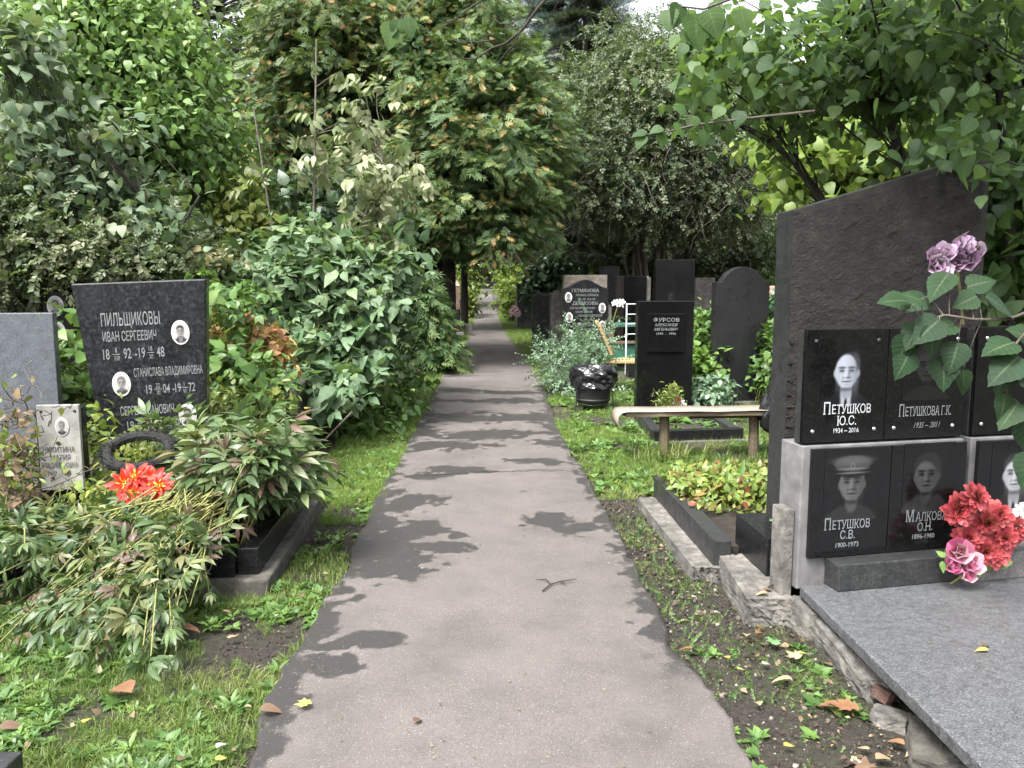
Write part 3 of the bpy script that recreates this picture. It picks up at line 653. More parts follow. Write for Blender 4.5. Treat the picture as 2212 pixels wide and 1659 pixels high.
obj_rock('concrete_rubble', 'white plaster lump at the lower edge of the granite slab', 'rubble', (.08, .09, .07), (1.40, 2.27, .03), M_CONC, seed=16, amp=.2, n=9)
M_BRICK = rough_stone('broken_brick', (.05, .026, .02), (.10, .052, .04), (.17, .12, .10), 18, .8)
obj_rock('brick_fragment', 'reddish brick fragment stuck in the rubble under the granite slab', 'brick', (.05, .07, .045), (1.385, 2.73, .05), M_BRICK, seed=23, amp=.12, n=9, rot=(10, 20, 30))
obj_rock('concrete_rubble', 'fist-sized grey stone lying before the hollow under the slab', 'rubble', (.09, .12, .07), (1.36, 2.62, .015), M_CONC, seed=24, amp=.22, n=10, rot=(0, 10, 50))
pb = thing('grave_kerb', 'grey granite kerb round a bed of lily leaves beside the rough stele', 'grave kerb', (0, 0, 0))
MB().prism([(1.125, 4.0), (1.215, 4.0), (1.195, 5.36), (1.095, 5.36)], .05, .2, 'z').build('kerb_side', M_DGREY, pb, bevel=.005)
MB().prism([(1.197, 5.27), (2.5, 5.52), (2.5, 5.61), (1.197, 5.36)], .05, .196, 'z').build('kerb_back', M_DGREY, pb, bevel=.005)
MB().prism([(1.19, 4.05), (2.6, 4.25), (2.6, 5.5), (1.17, 5.28)], .02, .15, 'z').build('soil', M_SOIL, pb)

# ------------------------------------------------------------------ right: bench with linoleum, bag
bn = thing('plank_bench', 'grey plank bench covered with a curled pale linoleum strip', 'bench', (1.9, 6.83, 0), 2)
MB().box((-.78, -.13, .375), (.72, .13, .41)).build('seat', M_PLANK, bn, bevel=.004)
for sx in (-.43, .33): MB().tube([(sx, -.02, -.05), (sx, 0, .375)], .042, 9).build('leg', M_POST, bn)
MB().box((-.2, .0, .335), (.7, .06, .374)).build('rail', M_POST, bn)
pr = [(-.80, .27), (-.835, .30), (-.85, .34), (-.845, .385), (-.82, .412), (-.77, .420), (-.5, .415), (-.2, .421), (-.02, .414), (.08, .415), (.3, .420), (.6, .418), (.74, .424)]
mb = MB(); nn = len(pr)
for s in (0, 1):
    for x, z in pr: pass
vs = [(x, -.15 + (0.012 * math.sin(x * 9)), z) for x, z in pr] + [(x, .14, z) for x, z in pr]
mb.poly(vs, [(i, i + 1, nn + i + 1, nn + i) for i in range(nn - 1)])
ln = mb.build('linoleum_strip', M_LINO, None, smooth=True); ln.parent = None; ln.location = bn.location; ln.rotation_euler = bn.rotation_euler
so_ = ln.modifiers.new('thick', 'SOLIDIFY'); so_.thickness = .003; so_.offset = 1
tag(ln, 'pale linoleum strip laid over the plank bench, end curled down', 'linoleum')
def crumple(name, prof, mat, parent, loc, seed, amp=.04, sides=40, sq=(1, 1)):
    q0 = np.linspace(0, 1, len(prof)); q1 = np.linspace(0, 1, len(prof) * 3); prof = list(zip(np.interp(q1, q0, [p[0] for p in prof]), np.interp(q1, q0, [p[1] for p in prof])))
    n = len(prof); vs = []
    for i, (r, z) in enumerate(prof):
        for k in range(sides):
            a = 2 * math.pi * k / sides; q = 1 + amp * 4 * (float(fbm(math.cos(a) * 3 + 7 + seed, math.sin(a) * 3 + z * 14, seed, 4)) - .47) + amp * (float(vnoise(k * .55, i * .45, seed)) - .5) * 1.3
            vs.append((r * q * math.cos(a) * sq[0], r * q * math.sin(a) * sq[1], z + amp * .35 * (float(vnoise(k * .5, i * .8 + 4, seed + 3)) - .5)))
    fs = [(i * sides + k, i * sides + (k + 1) % sides, (i + 1) * sides + (k + 1) % sides, (i + 1) * sides + k) for i in range(n - 1) for k in range(sides)]
    o = MB().poly(vs, fs).build(name, mat, parent); o.location = loc; o.data.polygons.foreach_set('use_smooth', [True] * len(o.data.polygons)); return o
bg_ = crumple('rubbish_bag', [(.005, .62), (.03, .6), (.05, .55), (.10, .42), (.15, .28), (.17, .16), (.15, .07), (.08, .01), (.0, .0)], M_BAG, None, (2.42, 6.75, .20), 3, .16, 36, (1, .6))
tag(bg_, 'black plastic rubbish bag hanging off the end of the plank bench', 'rubbish bag')

# ------------------------------------------------------------------ right: steles
def stele(name, label, base, w_, h, t, mat, rz=0, outline=None, plinth=None, cat='gravestone', bevel=.005, pm=None, sink=.1):
    o = thing(name, label, cat, base, rz)
    pz = 0
    if plinth: MB().box((-w_ / 2 - plinth[0], -plinth[1], -sink), (w_ / 2 + plinth[0], t + plinth[1], plinth[2])).build('plinth', pm or M_BLACKD, o, bevel=.004); pz = plinth[2]
    pts = outline or [(-w_ / 2, 0), (w_ / 2, 0), (w_ / 2, h), (-w_ / 2, h)]
    s = MB().prism([(x, z + (pz if z > 0 else (pz if plinth else -sink))) for x, z in pts], 0, t).build('slab', mat, o, bevel=bevel)
    return o, pz
b = G(1434, 886, .06)
fu, pz = stele('headstone', 'black polished headstone lettered ФУРСОВ with a raised square plaque', (b.x, b.y, 0), .62, 1.16, .11, M_BLACK, 4, plinth=(.06, .07, .09))
pq = MB().box((-.205, -.022, .70), (.205, -.001, 1.115)).build('plaque', M_BLACK, fu, bevel=.003)
lettering([('ФУРСОВ', 0, 1.03, .04, 1.25, 'c', 1, .006), ('АЛЕКСАНДР', 0, .982, .028, 1.05, 'c', 1, .006), ('ЕВГЕНЬЕВИЧ', 0, .934, .028, 1.05, 'c', 1, .006), ('1949  -  1996', 0, .888, .026, 1.15, 'c', 0, .006)], pq, M_LETTER, -.0228)
fk = thing('grave_kerb', 'low black granite kerb in front of the ФУРСОВ headstone', 'grave kerb', (0, 0, 0))
k0, k1 = G(1411, 962, 0), G(1600, 955, 0); kb0, kb1 = Vector((1.56, 8.72, 0)), Vector((2.30, 8.8, 0))
def kerbrun(a, b_, w_, z0, z1, mat, parent, name='kerb_side'):
    a = Vector((a[0], a[1], 0)); b_ = Vector((b_[0], b_[1], 0)); d = (b_ - a).normalized(); n = Vector((-d.y, d.x, 0)) * w_ / 2
    return MB().prism([tuple((a - n)[:2]), tuple((b_ - n)[:2]), tuple((b_ + n)[:2]), tuple((a + n)[:2])], z0, z1, 'z').build(name, mat, parent, bevel=.004)
kerbrun((k0.x, k0.y + .05), (k1.x + .02, k1.y + .05), .09, -.03, .125, M_BLACKD, fk, 'kerb_front')
kerbrun((k0.x + .045, k0.y + .096), (kb0.x + .045, kb0.y), .09, -.03, .123, M_DGREY, fk); kerbrun((k1.x - .03, k1.y + .096), (kb1.x - .03, kb1.y), .09, -.03, .123, M_DGREY, fk)
MB().prism([(k0.x - .05, k0.y - .07), (k1.x + .1, k1.y - .07), (k1.x + .1, k1.y + .0), (k0.x - .05, k0.y + .0)], -.03, .035, 'z').build('concrete_step', M_CONCD, fk, bevel=.006)
MB().prism([(k0.x + .09, k0.y + .095), (k1.x - .07, k1.y + .095), (kb1.x - .07, kb1.y), (kb0.x + .09, kb0.y)], 0, .06, 'z').build('soil', M_SOIL, fk)

M_DGREY2 = granite('worn_black_granite', (.008, .0084, .009), (.015, .0156, .0165), (.042, .043, .0455), .28, 100)
b = G(1597, 868, .05); w_ = .665; hh = 1.39; rad = .262
arc = [(.284 * math.cos(a), hh - .109 + .284 * math.sin(a)) for a in np.linspace(math.asin(.11 / .284), math.pi - math.asin(.11 / .284), 24)]
rs, _ = stele('headstone', 'black headstone with a round top and chipped left edge', (b.x, b.y, 0), w_, 1.6, .13, M_DGREY2, 9, [(-w_ / 2, 0), (w_ / 2, 0), (w_ / 2, hh)] + arc + [(-w_ / 2, hh)], (.10, .12, .06), pm=M_CONCD)
rock('chip', (.10, .02, .09), M_ROCKG, rs, (-.27, .0, .42), seed=8, n=6, amp=.3)

b = G(1268, 812, 0)
go = [(-.37, 0), (.37, 0), (.37, 1.335)] + [(x, 1.335 + .135 * (math.cos(math.pi * x / .37) * .5 + .5) ** 1.0) for x in np.linspace(.34, -.34, 21)] + [(-.37, 1.335)]
gm, _ = stele('headstone', 'dark headstone with wavy top lettered ГЕТМАНОВА and white oval photos', (1.56, 13.3, 0), .74, 1.46, .12, M_BLACKD, 3, go)
lettering([('ГЕТМАНОВА', .0, 1.275, .05, 1.02, 'c', 1, .004), ('АНТОНИНА ГЕОРГИЕВНА', .03, 1.21, .034, .62, 'c', 1, .0), ('25.01.1929 - 07.03.1993', .02, 1.145, .034, .62, 'c', 0, .0), ('ДЕНИСОВЫ', .0, 1.075, .05, 1.02, 'c', 1, .004),
           ('КОНСТАНТИН АФАНАСЬЕВИЧ', -.04, 1.005, .034, .58, 'c', 1, .0), ('15.08.1890 - 11.08.1980', -.02, .945, .034, .62, 'c', 0, .0), ('АЛЕКСАНДР КОНСТАНТИНОВИЧ', .08, .885, .034, .52, 'c', 1, .0), ('1921 - 1981', .05, .82, .034, .62, 'c', 0, .0), ('СМИРНОВЫ', .02, .735, .05, .9, 'c', 1, .004), ('1910 - 1987', .03, .67, .034, .62, 'c', 0, .0)], gm, M_LETTER, -.002)
for (x, z), kd in zip(((-.27, 1.19), (.275, 1.02), (-.255, .87), (.28, .735), (-.25, .60)), ('m1', 'm2', 'w1', 'w2', 'm3')): oval_photo(kd, gm, x, z, .115, .165, 0)
rock('rough_edge', (.10, .14, 1.2), M_ROCKG, gm, (.385, .1, .45), seed=21, n=13, amp=.2, freq=4)
gk = thing('grave_kerb', 'pale grey kerb corner of the overgrown grave near the path edge', 'grave kerb', (0, 0, 0))
q = G(1180, 800, 0); kerbrun((q.x + .02, q.y - .3), (q.x + .12, q.y + 1.2), .1, -.03, .17, M_MGREY, gk); kerbrun((q.x + .0, q.y - .36), (q.x + .9, q.y - .36), .1, -.03, .168, M_MGREY, gk, 'kerb_front')

def pstele(label, x0, x1, ytop, Y, t, mat, rz=0, name='headstone', outline=None, plinth=None, **k):     # a slab whose extent was read off the photograph at distance Y
    a, c = D(x0, ytop, Y), D(x1, ytop, Y); wd = c.x - a.x; h = a.z
    return stele(name, label, ((a.x + c.x) / 2, Y, 0), wd, h, t, mat, rz, outline, plinth, **k)
pstele('tan weathered granite slab showing above the wavy-topped headstone', 1218, 1312, 594, 14.6, .25, M_TAN, 2)
pstele('tall narrow black stele behind the tan slab', 1294, 1339, 575, 16.8, .2, M_BLACKD, 4)
o, _ = pstele('black stele with one rough grey split side', 1345, 1401, 596, 14.2, .26, M_BLACK, 20)
rock('rough_side', (.10, .2, 1.45), M_ROCKG, o, (.26, .12, .78), seed=31, n=14, amp=.1, box=.95, freq=5)
o, _ = pstele('wide glossy black stele with faint etched portrait', 1417, 1502, 577, 13.4, .12, M_BLACK, 3, plinth=(.05, .05, .12)); portrait('faint', o, -.06, 1.18, .2, .26, -.002, bg=0.0, n=30)
pstele('low rough dark stone between glossy and round-topped headstones', 1503, 1545, 600, 15.5, .3, M_ROCKD, 0)
o, _ = pstele('pinkish rough granite stone behind the round-topped headstone', 1640, 1692, 618, 12.6, .3, M_PINK, 8)
dk = pstele('long dark low stele behind the black ones', 1315, 1420, 640, 17.6, .15, M_ROCKD, 3)
rr_ = MB().tube([(2.9, 11.9, .62), (4.1, 12.2, .62)], .03, 8); rl = thing('iron_rail', 'red painted rail behind the round-topped headstone', 'rail'); rr_.build('rail_bar', M_REDP, rl)
for x, y in ((3.05, 11.94), (3.95, 12.16)): MB().tube([(x, y, -.05), (x, y, .62)], .022, 8).build('post', M_WIRE, rl)
# dark rocks
def prock(name, label, x0, x1, y0, Y, mat, seed, dep=.4, **k):
    a, c = D(x0, y0, Y), D(x1, y0, Y); h = a.z
    return obj_rock(name, label, 'memorial stone', (c.x - a.x, dep, h * 1.15), ((a.x + c.x) / 2, Y, h * .46), mat, seed=seed, **k)
prock('black_boulder', 'black layered boulder left of the wavy-topped headstone', 1150, 1196, 640, 15.8, M_ROCKD, 41, amp=.12, box=.9, n=13)
prock('brown_boulder', 'brownish rough boulder next to the wavy-topped headstone', 1188, 1222, 636, 15.0, M_ROCKG, 42, amp=.15, n=13)
pstele('low pale wall stone behind the boulders', 1158, 1222, 634, 17.4, .2, M_MGREY, 3)
o = thing('small_monument', 'small monument with slanted pale top on a grey concrete pillar', 'monument', (1.09, 25.5, 0), 6)
MB().box((-.2, -.15, -.05), (.24, .25, .86)).build('pillar', M_CONCG, o, bevel=.01)
MB().prism([(-.19, .862), (.21, .862), (.21, 1.12), (.0, 1.27), (-.19, 1.36)], -.05, .07).build('top_slab', M_MGREY, o, bevel=.01)
rock('dark_stone', (.34, .16, .27), M_ROCKD, o, (.06, -.1, .98), seed=44, n=9, amp=.15)
# bench with back, behind the bin
wb = thing('garden_bench', 'ochre wooden bench with tilted back rest behind the bin', 'bench', (1.83, 10.9, 0), -4)
MB().box((-.28, -.2, .40), (.9, .2, .435)).build('seat', M_YWOOD, wb, bevel=.004)
Mb = Matrix.Translation((-.30, 0, .72)) @ Matrix.Rotation(R(-24), 4, 'Y')
MB().box((-.02, -.2, -.24), (.02, .2, .24), Mb).build('backrest', M_YWOOD, wb, bevel=.004)
for x, y in ((-.22, -.15), (-.22, .15), (.8, -.15), (.8, .15)): MB().tube([(x, y, -.05), (x, y, .40)], .022, 8).build('leg', M_WIRE, wb)
MB().tube([(-.33, -.17, -.05), (-.27, -.17, .35), (-.2, -.17, .43)], .018, 7).build('brace', M_WIRE, wb)
# green boards and white frame
gb = thing('green_table', 'green painted board table between the dark headstones', 'table', (2.25, 13.6, 0), 3)
MB().box((-.3, -.3, .72), (.5, .3, .76)).build('table_top', M_GREENP, gb, bevel=.004); MB().box((-.28, -.28, .18), (.48, -.25, .45)).build('board_panel', M_GREENP, gb)
MB().box((-.3, -.33, .455), (.5, -.2, .49)).build('shelf', M_POST, gb)
for x in (-.25, .45): MB().box((x - .02, -.24, -.05), (x + .02, -.2, .72)).build('leg', M_POST, gb)
wf = thing('metal_stand', 'white tubular frame with short rungs beside the green table', 'metal frame', (0, 0, 0))
a = D(1354, 655, 12.9); c = D(1354, 775, 12.9); MB().tube([(a.x, 12.9, 0), (a.x, 12.9, a.z)], .013, 8).build('upright', M_WHITE, wf); MB().tube([(a.x + .3, 13.0, 0), (a.x + .3, 13.0, a.z)], .018, 8).build('upright', M_WHITE, wf)
for yy in (657, 679, 700, 722): z = D(1354, yy, 12.9).z; MB().tube([(a.x + .01, 12.9, z), (a.x + .29, 13.0, z)], .009, 8).build('rung', M_WHITE, wf)
MB().box((a.x - .02, 12.5, -.03), (a.x + .3, 12.8, .27)).build('block', M_BLACKD, tag(bpy.data.objects.new('kerb_stone', None), 'small dark granite block at the foot of the white frame', 'stone block')); C.objects.link(bpy.data.objects['kerb_stone'])

# ------------------------------------------------------------------ bin
b = G(1284, 892, 0); bi = thing('litter_bin', 'black round litter bin on thin wire legs with a bag folded over its rim', 'bin', (b.x, b.y + .15, 0))
MB().lathe([(0, .10), (.175, .10), (.185, .12), (.182, .14), (.195, .16), (.21, .42), (.205, .425), (.18, .16)], sides=36).build('bucket', M_BIN, bi, smooth=True)
MB().lathe([(.176, .125), (.196, .13), (.196, .15), (.178, .155)], sides=36).build('rim_band', M_BIN, bi, smooth=True)
crumple('bin_bag', [(.05, .36), (.15, .40), (.19, .47), (.215, .51), (.235, .505), (.245, .475), (.252, .44), (.255, .40), (.25, .36), (.245, .33), (.24, .30), (.245, .28)], M_BAG, bi, (0, 0, 0), 9, .075, 80)
for a in (215, 325, 90): 
    x, y = .24 * math.cos(R(a)), .24 * math.sin(R(a)); MB().tube([(x * .9, y * .9, .45), (x, y, .25), (x * 1.08, y * 1.08, -.02)], .008, 6).build('leg', M_WIRE, bi)
MB().lathe([(.16, .085), (.168, .093), (.176, .085), (.168, .077), (.16, .085)], sides=30).build('ring', M_WIRE, bi, smooth=True)

# ------------------------------------------------------------------ left: obelisk, slatted seat by the path
ob = thing('pillar_monument', 'stepped brown granite pillar with vase-like top and dark lower half, left of the path', 'monument', (-.86, 21.3, 0), 4)
MB().box((-.26, -.1, -.03), (.26, .42, .13)).build('base', M_CONCG, ob, bevel=.01); MB().box((-.2, -.04, .132), (.2, .36, .22)).build('dark_step', M_BLACKD, ob, bevel=.006)
MB().box((-.18, -.02, .222), (.18, .34, .70)).build('dark_panel', M_BLACKD, ob, bevel=.006)
MB().box((-.175, -.015, .702), (.175, .335, .94)).build('lower_block', M_BROWNG, ob, bevel=.008); MB().box((-.175, -.015, .945), (.175, .335, 1.29)).build('upper_block', M_BROWNG, ob, bevel=.008)
MB().poly([(-.185, -.03, 1.292), (.185, -.03, 1.292), (.185, .345, 1.292), (-.185, .345, 1.292), (-.11, .06, 1.43), (.11, .06, 1.43), (.11, .28, 1.43), (-.11, .28, 1.43)], [(0, 3, 2, 1), (4, 5, 6, 7), (0, 1, 5, 4), (1, 2, 6, 5), (2, 3, 7, 6), (3, 0, 4, 7)]).build('cap', M_PINK, ob, bevel=.006)
MB().lathe([(.09, 1.432), (.12, 1.45), (.085, 1.48), (.12, 1.52), (.11, 1.55), (.0, 1.57)], (0, .17), 18).build('finial', M_PINK, ob, smooth=True)
MB().box((.27, .2, -.03), (.5, .5, .32)).build('side_stone', M_CONCD, ob, bevel=.01)
sb = thing('slatted_bench', 'old grey slatted bench half buried in leaves left of the path', 'bench', (-1.02, 10.5, 0), 12)
for k in range(3): MB().box((-.3 + k * .15, -.45, .36), (-.18 + k * .15, .5, .385)).build('slat', M_PLANK, sb, bevel=.003)
MB().box((-.28, -.3, .30), (.12, -.24, .358)).build('crossbar', M_POST, sb)
for x, y in ((-.22, -.28), (.05, -.28), (-.22, .35), (.05, .35)): MB().box((x - .03, y - .03, -.05), (x + .03, y + .03, .36)).build('leg', M_POST, sb)

# ------------------------------------------------------------------ left: graves
ps = thing('headstone', 'large dark headstone tapering downward lettered ПИЛЬЩИКОВЫ with three oval photos', 'gravestone', (-2.075, 5.22, .14), 9, ry=-2.2); ps.scale = (.905, 1, .985)
MB().prism([(-.30, -.05), (.315, -.05), (.43, 1.36), (-.43, 1.36)], 0, .12).build('slab', M_LABR, ps, bevel=.009)
lettering([('ПИЛЬЩИКОВЫ', -.265, 1.09, .082, .45, 'l', 0, .004), ('ИВАН СЕРГЕЕВИЧ', -.265, .995, .062, .46, 'l', 0, .004), ('18', -0.273, .885, .066, 0.570, 'l', 0, .005), ('8', -0.189, .925, .032, 0.684, 'c', 0, .0), ('XIII', -0.189, .875, .032, 0.608, 'c', 0, .0), ('92', -0.143, .885, .066, 0.570, 'l', 0, .005), ('—', -0.189, .897, .05, 0.684, 'c', 0, 0),
           ('-', -0.064, .885, .066, 0.760, 'c', 0, 0), ('19', -0.045, .885, .066, 0.570, 'l', 0, .005), ('18', 0.031, .925, .032, 0.684, 'c', 0, 0), ('XI', 0.031, .875, .032, 0.608, 'c', 0, 0), ('—', 0.031, .897, .05, 0.684, 'c', 0, 0), ('48', 0.069, .885, .066, 0.570, 'l', 0, .005)], ps, M_LETTER, -.0022)
lettering([('СТАНИСЛАВА ВЛАДИМИРОВНА', -.09, .765, .055, .37, 'l', 0, .003), ('19', -0.020, .655, .058, 0.600, 'l', 0, .005), ('22', 0.056, .69, .03, 0.720, 'c', 0, 0), ('XI', 0.056, .645, .03, 0.640, 'c', 0, 0), ('—', 0.056, .664, .05, 0.720, 'c', 0, 0), ('04 -', 0.088, .655, .058, 0.600, 'l', 0, .005), ('19', 0.168, .655, .058, 0.600, 'l', 0, .005), ('1', 0.228, .69, .03, 0.720, 'c', 0, 0), ('VI', 0.228, .645, .03, 0.640, 'c', 0, 0), ('—', 0.228, .664, .05, 0.720, 'c', 0, 0), ('72', 0.256, .655, .058, 0.576, 'l', 0, .005),
           ('СЕРГЕЙ ИВАНОВИЧ', -.2, .525, .058, .45, 'l', 0, .004), ('19', -0.165, .43, .06, 0.675, 'l', 0, .005), ('22', -0.083, .465, .03, 0.810, 'c', 0, 0), ('VI', -0.083, .42, .03, 0.720, 'c', 0, 0), ('—', -0.083, .438, .05, 0.810, 'c', 0, 0), ('41', -0.048, .43, .06, 0.675, 'l', 0, .005), ('20', 0.038, .43, .06, 0.675, 'l', 0, .005), ('17', 0.115, .465, .03, 0.810, 'c', 0, 0), ('IX', 0.115, .42, .03, 0.720, 'c', 0, 0), ('05', 0.150, .43, .06, 0.675, 'l', 0, .005)], ps, M_LETTER, -.0022)
for (x, z), kd in zip(((.235, 1.03), (-.175, .725), (.235, .50)), ('m1', 'w1', 'm2')): oval_photo(kd, ps, x, z, .12, .155, 0)
pk = thing('grave_kerb', 'dark granite kerb on a concrete step, overgrown with peony leaves', 'grave kerb', (0, 0, 0))
MB().prism([(-2.75, 3.82), (-1.045, 3.86), (-1.10, 5.45), (-2.75, 5.45)], -.05, .075, 'z').build('concrete_step', M_CONCD, pk, bevel=.012)
kerbrun((-1.16, 3.93), (-1.205, 5.4), .10, .06, .207, M_BLACKD, pk); kerbrun((-2.70, 3.90), (-1.215, 3.935), .09, .06, .205, M_BLACKD, pk, 'kerb_front'); kerbrun((-2.68, 3.95), (-2.68, 5.4), .10, .06, .205, M_BLACKD, pk)
MB().prism([(-2.63, 3.99), (-1.215, 3.99), (-1.26, 5.38), (-2.63, 5.38)], .07, .15, 'z').build('soil', M_SOIL, pk)
gs, _ = stele('headstone', 'blank blue-grey granite headstone at the left edge', (-3.22, 5.55, 0), .72, 1.27, .09, M_GREYG, 10)
bs_ = thing('headstone', 'black headstone with white oval photos behind the blank grey one', 'gravestone', (-3.2, 7.0, 0), 8)
MB().box((-.42, 0, -.05), (.42, .1, 1.39)).build('slab', M_BLACK, bs_, bevel=.004)
lettering([('БУДЗИЛОВСКИЙ', .13, 1.30, .035, .8, 'c', 1, 0), ('ЕВГЕНИЙ ПЕТРОВИЧ', .13, 1.24, .03, .8, 'c', 1, 0), ('БУДЗИЛОВСКАЯ', .13, 1.10, .035, .8, 'c', 1, 0), ('МАРИЯ СЕРГЕЕВНА', .13, 1.045, .03, .8, 'c', 1, 0), ('10.06.1901 - 1975', .13, 1.0, .026, .8, 'c', 0, 0), ('БУДЗИЛОВСКАЯ', .13, .87, .035, .8, 'c', 1, 0), ('НИНА БОРИСОВНА', .13, .815, .03, .8, 'c', 1, 0), ('ВАДИМ А.', .13, .62, .03, .8, 'c', 1, 0)], bs_, M_LETTERD, -.002)
for z, kd in ((1.27, 'm1'), (1.06, 'w1')): oval_photo(kd, bs_, -.325, z, .13, .17, 0)
mp_ = thing('marble_plate', 'small weathered white marble plate with oval photo, wrapped in dry vine', 'gravestone', (-2.42, 4.72, 0), 4)
MB().box((-.115, 0, .30), (.115, .03, .79)).build('plate', M_MARBLE, mp_, bevel=.004); MB().box((-.135, .032, -.05), (.12, .09, .77)).build('backing', M_BLACKD, mp_, bevel=.004)
oval_photo('w1', mp_, .02, .665, .075, .105, 0); lettering([('НИКИТИНА', -.005, .52, .03, .75, 'c', 1, .006), ('МАРИЯ', .0, .475, .03, .75, 'c', 1, .006), ('ВЛАДИМИРОВНА', -.005, .43, .03, .55, 'c', 1, .006), ('1907 - 1989', -.01, .385, .026, .75, 'c', 0, .01)], mp_, M_LETTERK, -.002)
for x in (-.09, .092):
    s = MB().lathe([(0, -.004), (.006, -.0035), (.009, 0), (.009, .003)], sides=10).build('screw', M_DGREY, mp_, smooth=True); s.location = (x, -.001, .755); s.rotation_euler = (R(-90), 0, 0)
gsl, _ = pstele('low dark grey slab behind the large tapering headstone', 448, 548, 807, 7.2, .1, M_GREYG, 4)
o = thing('stone_box', 'weathered flat-topped stone grave box left of the raspberry thicket', 'grave', (-1.92, 6.6, 0), 5)
MB().box((-.42, 0, -.05), (.38, .8, .56)).build('body', M_CONCD, o, bevel=.012); MB().box((-.45, -.03, .562), (.40, .83, .615)).build('lid', M_CONC, o, bevel=.01)
q = G(50, 1622, .15)
tag(MB().prism([(q.x - .6, q.y - .5), (q.x - .02, q.y - .5), (q.x, q.y), (q.x - .6, q.y + .02)], -.02, .15, 'z').build('granite_block', M_DGREY, None, bevel=.006), 'dark granite kerb corner in the front left grass', 'stone block')
# far end of the path
fe = thing('end_plinth', 'dark stone grave with low pale step at the far end of the path', 'grave', (-.3, 76, 0))
MB().box((-1.2, 0, 0), (1.2, .5, .5)).build('step', M_MGREY, fe); MB().box((-.9, .2, .5), (.9, .6, 2.0)).build('slab', M_BLACKD, fe)
# ------------------------------------------------------------------ leaf and needle materials
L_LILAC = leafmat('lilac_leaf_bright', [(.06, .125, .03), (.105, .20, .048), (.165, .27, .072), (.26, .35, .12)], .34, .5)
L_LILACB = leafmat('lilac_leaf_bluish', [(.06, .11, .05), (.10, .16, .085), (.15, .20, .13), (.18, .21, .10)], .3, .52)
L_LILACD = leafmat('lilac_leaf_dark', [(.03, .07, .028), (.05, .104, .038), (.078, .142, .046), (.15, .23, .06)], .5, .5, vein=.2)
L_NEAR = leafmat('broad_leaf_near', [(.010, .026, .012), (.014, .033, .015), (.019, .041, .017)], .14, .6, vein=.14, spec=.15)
L_RASP = leafmat('raspberry_leaf', [(.05, .105, .042), (.085, .155, .072), (.13, .195, .11), (.165, .24, .09)], .35, .55, vein=.2)
L_RED = leafmat('autumn_leaf', [(.36, .10, .07), (.42, .22, .09), (.40, .28, .10), (.26, .26, .09)], .3, .5)
L_ELDER = leafmat('pale_yellow_leaf', [(.12, .16, .07), (.18, .215, .11), (.26, .27, .155), (.12, .175, .07)], .3, .5)
L_SMALL = leafmat('small_grey_green_leaf', [(.05, .08, .036), (.08, .11, .052), (.115, .14, .07), (.16, .17, .09)], .25, .5)
L_SPIREA = leafmat('spirea_leaf', [(.045, .07, .036), (.072, .10, .05), (.10, .13, .064), (.15, .165, .08)], .25, .5)
L_YELLOW = leafmat('yellow_bush_leaf', [(.34, .29, .14), (.40, .35, .20), (.24, .26, .11)], .35, .5)
L_VINE = leafmat('yellow_green_vine_leaf', [(.09, .15, .03), (.17, .22, .05), (.27, .27, .07)], .4, .45)
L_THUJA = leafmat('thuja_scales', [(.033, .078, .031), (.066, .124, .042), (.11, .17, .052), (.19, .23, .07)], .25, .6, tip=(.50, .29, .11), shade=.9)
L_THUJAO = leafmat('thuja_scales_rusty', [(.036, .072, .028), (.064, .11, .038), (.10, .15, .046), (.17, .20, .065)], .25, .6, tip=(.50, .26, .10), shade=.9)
L_SPRUCE = leafmat('blue_spruce_needles', [(.05, .085, .08), (.075, .115, .11), (.10, .14, .13)], .1, .6)
L_SPRUCED = leafmat('dark_spruce_needles', [(.010, .018, .010), (.018, .028, .016), (.028, .04, .02)], .1, .7)
L_DARK = leafmat('dark_wood_leaf', [(.022, .04, .016), (.035, .06, .02), (.05, .08, .026), (.08, .11, .03)], .3, .5)
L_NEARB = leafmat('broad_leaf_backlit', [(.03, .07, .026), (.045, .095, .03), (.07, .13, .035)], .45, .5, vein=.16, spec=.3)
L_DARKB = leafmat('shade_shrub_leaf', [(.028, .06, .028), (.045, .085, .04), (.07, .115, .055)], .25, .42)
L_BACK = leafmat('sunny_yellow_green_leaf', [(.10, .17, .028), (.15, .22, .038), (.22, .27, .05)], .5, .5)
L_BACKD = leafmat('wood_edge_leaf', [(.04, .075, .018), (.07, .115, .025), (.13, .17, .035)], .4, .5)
L_IVY = leafmat('ivy_leaf', [(.02, .05, .022), (.03, .07, .03), (.045, .09, .04)], .15, .3)
L_PEONY = leafmat('peony_leaf', [(.035, .07, .03), (.06, .105, .042), (.095, .145, .058), (.15, .18, .08), (.10, .05, .042)], .25, .38, vein=.25)
L_PEONYF = leafmat('fallen_peony_leaf', [(.022, .05, .015), (.04, .078, .022), (.07, .11, .034), (.17, .18, .075), (.075, .042, .03)], .25, .42, vein=.2)
L_HERB = leafmat('herb_leaf', [(.045, .10, .025), (.075, .15, .035), (.12, .20, .045)], .3, .45)
L_LILY = leafmat('lily_leaf', [(.08, .17, .03), (.13, .24, .05), (.20, .28, .07)], .4, .4)
L_SEDUM = leafmat('sedum_leaf', [(.10, .17, .03), (.16, .23, .045), (.23, .27, .06), (.18, .06, .03)], .3, .45)
L_COTO = leafmat('pale_blue_green_leaf', [(.10, .17, .10), (.14, .22, .135), (.19, .27, .17)], .25, .45)
L_BROWN = leafmat('dry_brown_leaf', [(.06, .035, .02), (.12, .075, .04), (.2, .14, .08)], .2, .7)
L_GRASS = leafmat('grass_blade', [(.07, .12, .022), (.11, .175, .035), (.17, .225, .055), (.27, .25, .11)], .35, .5)
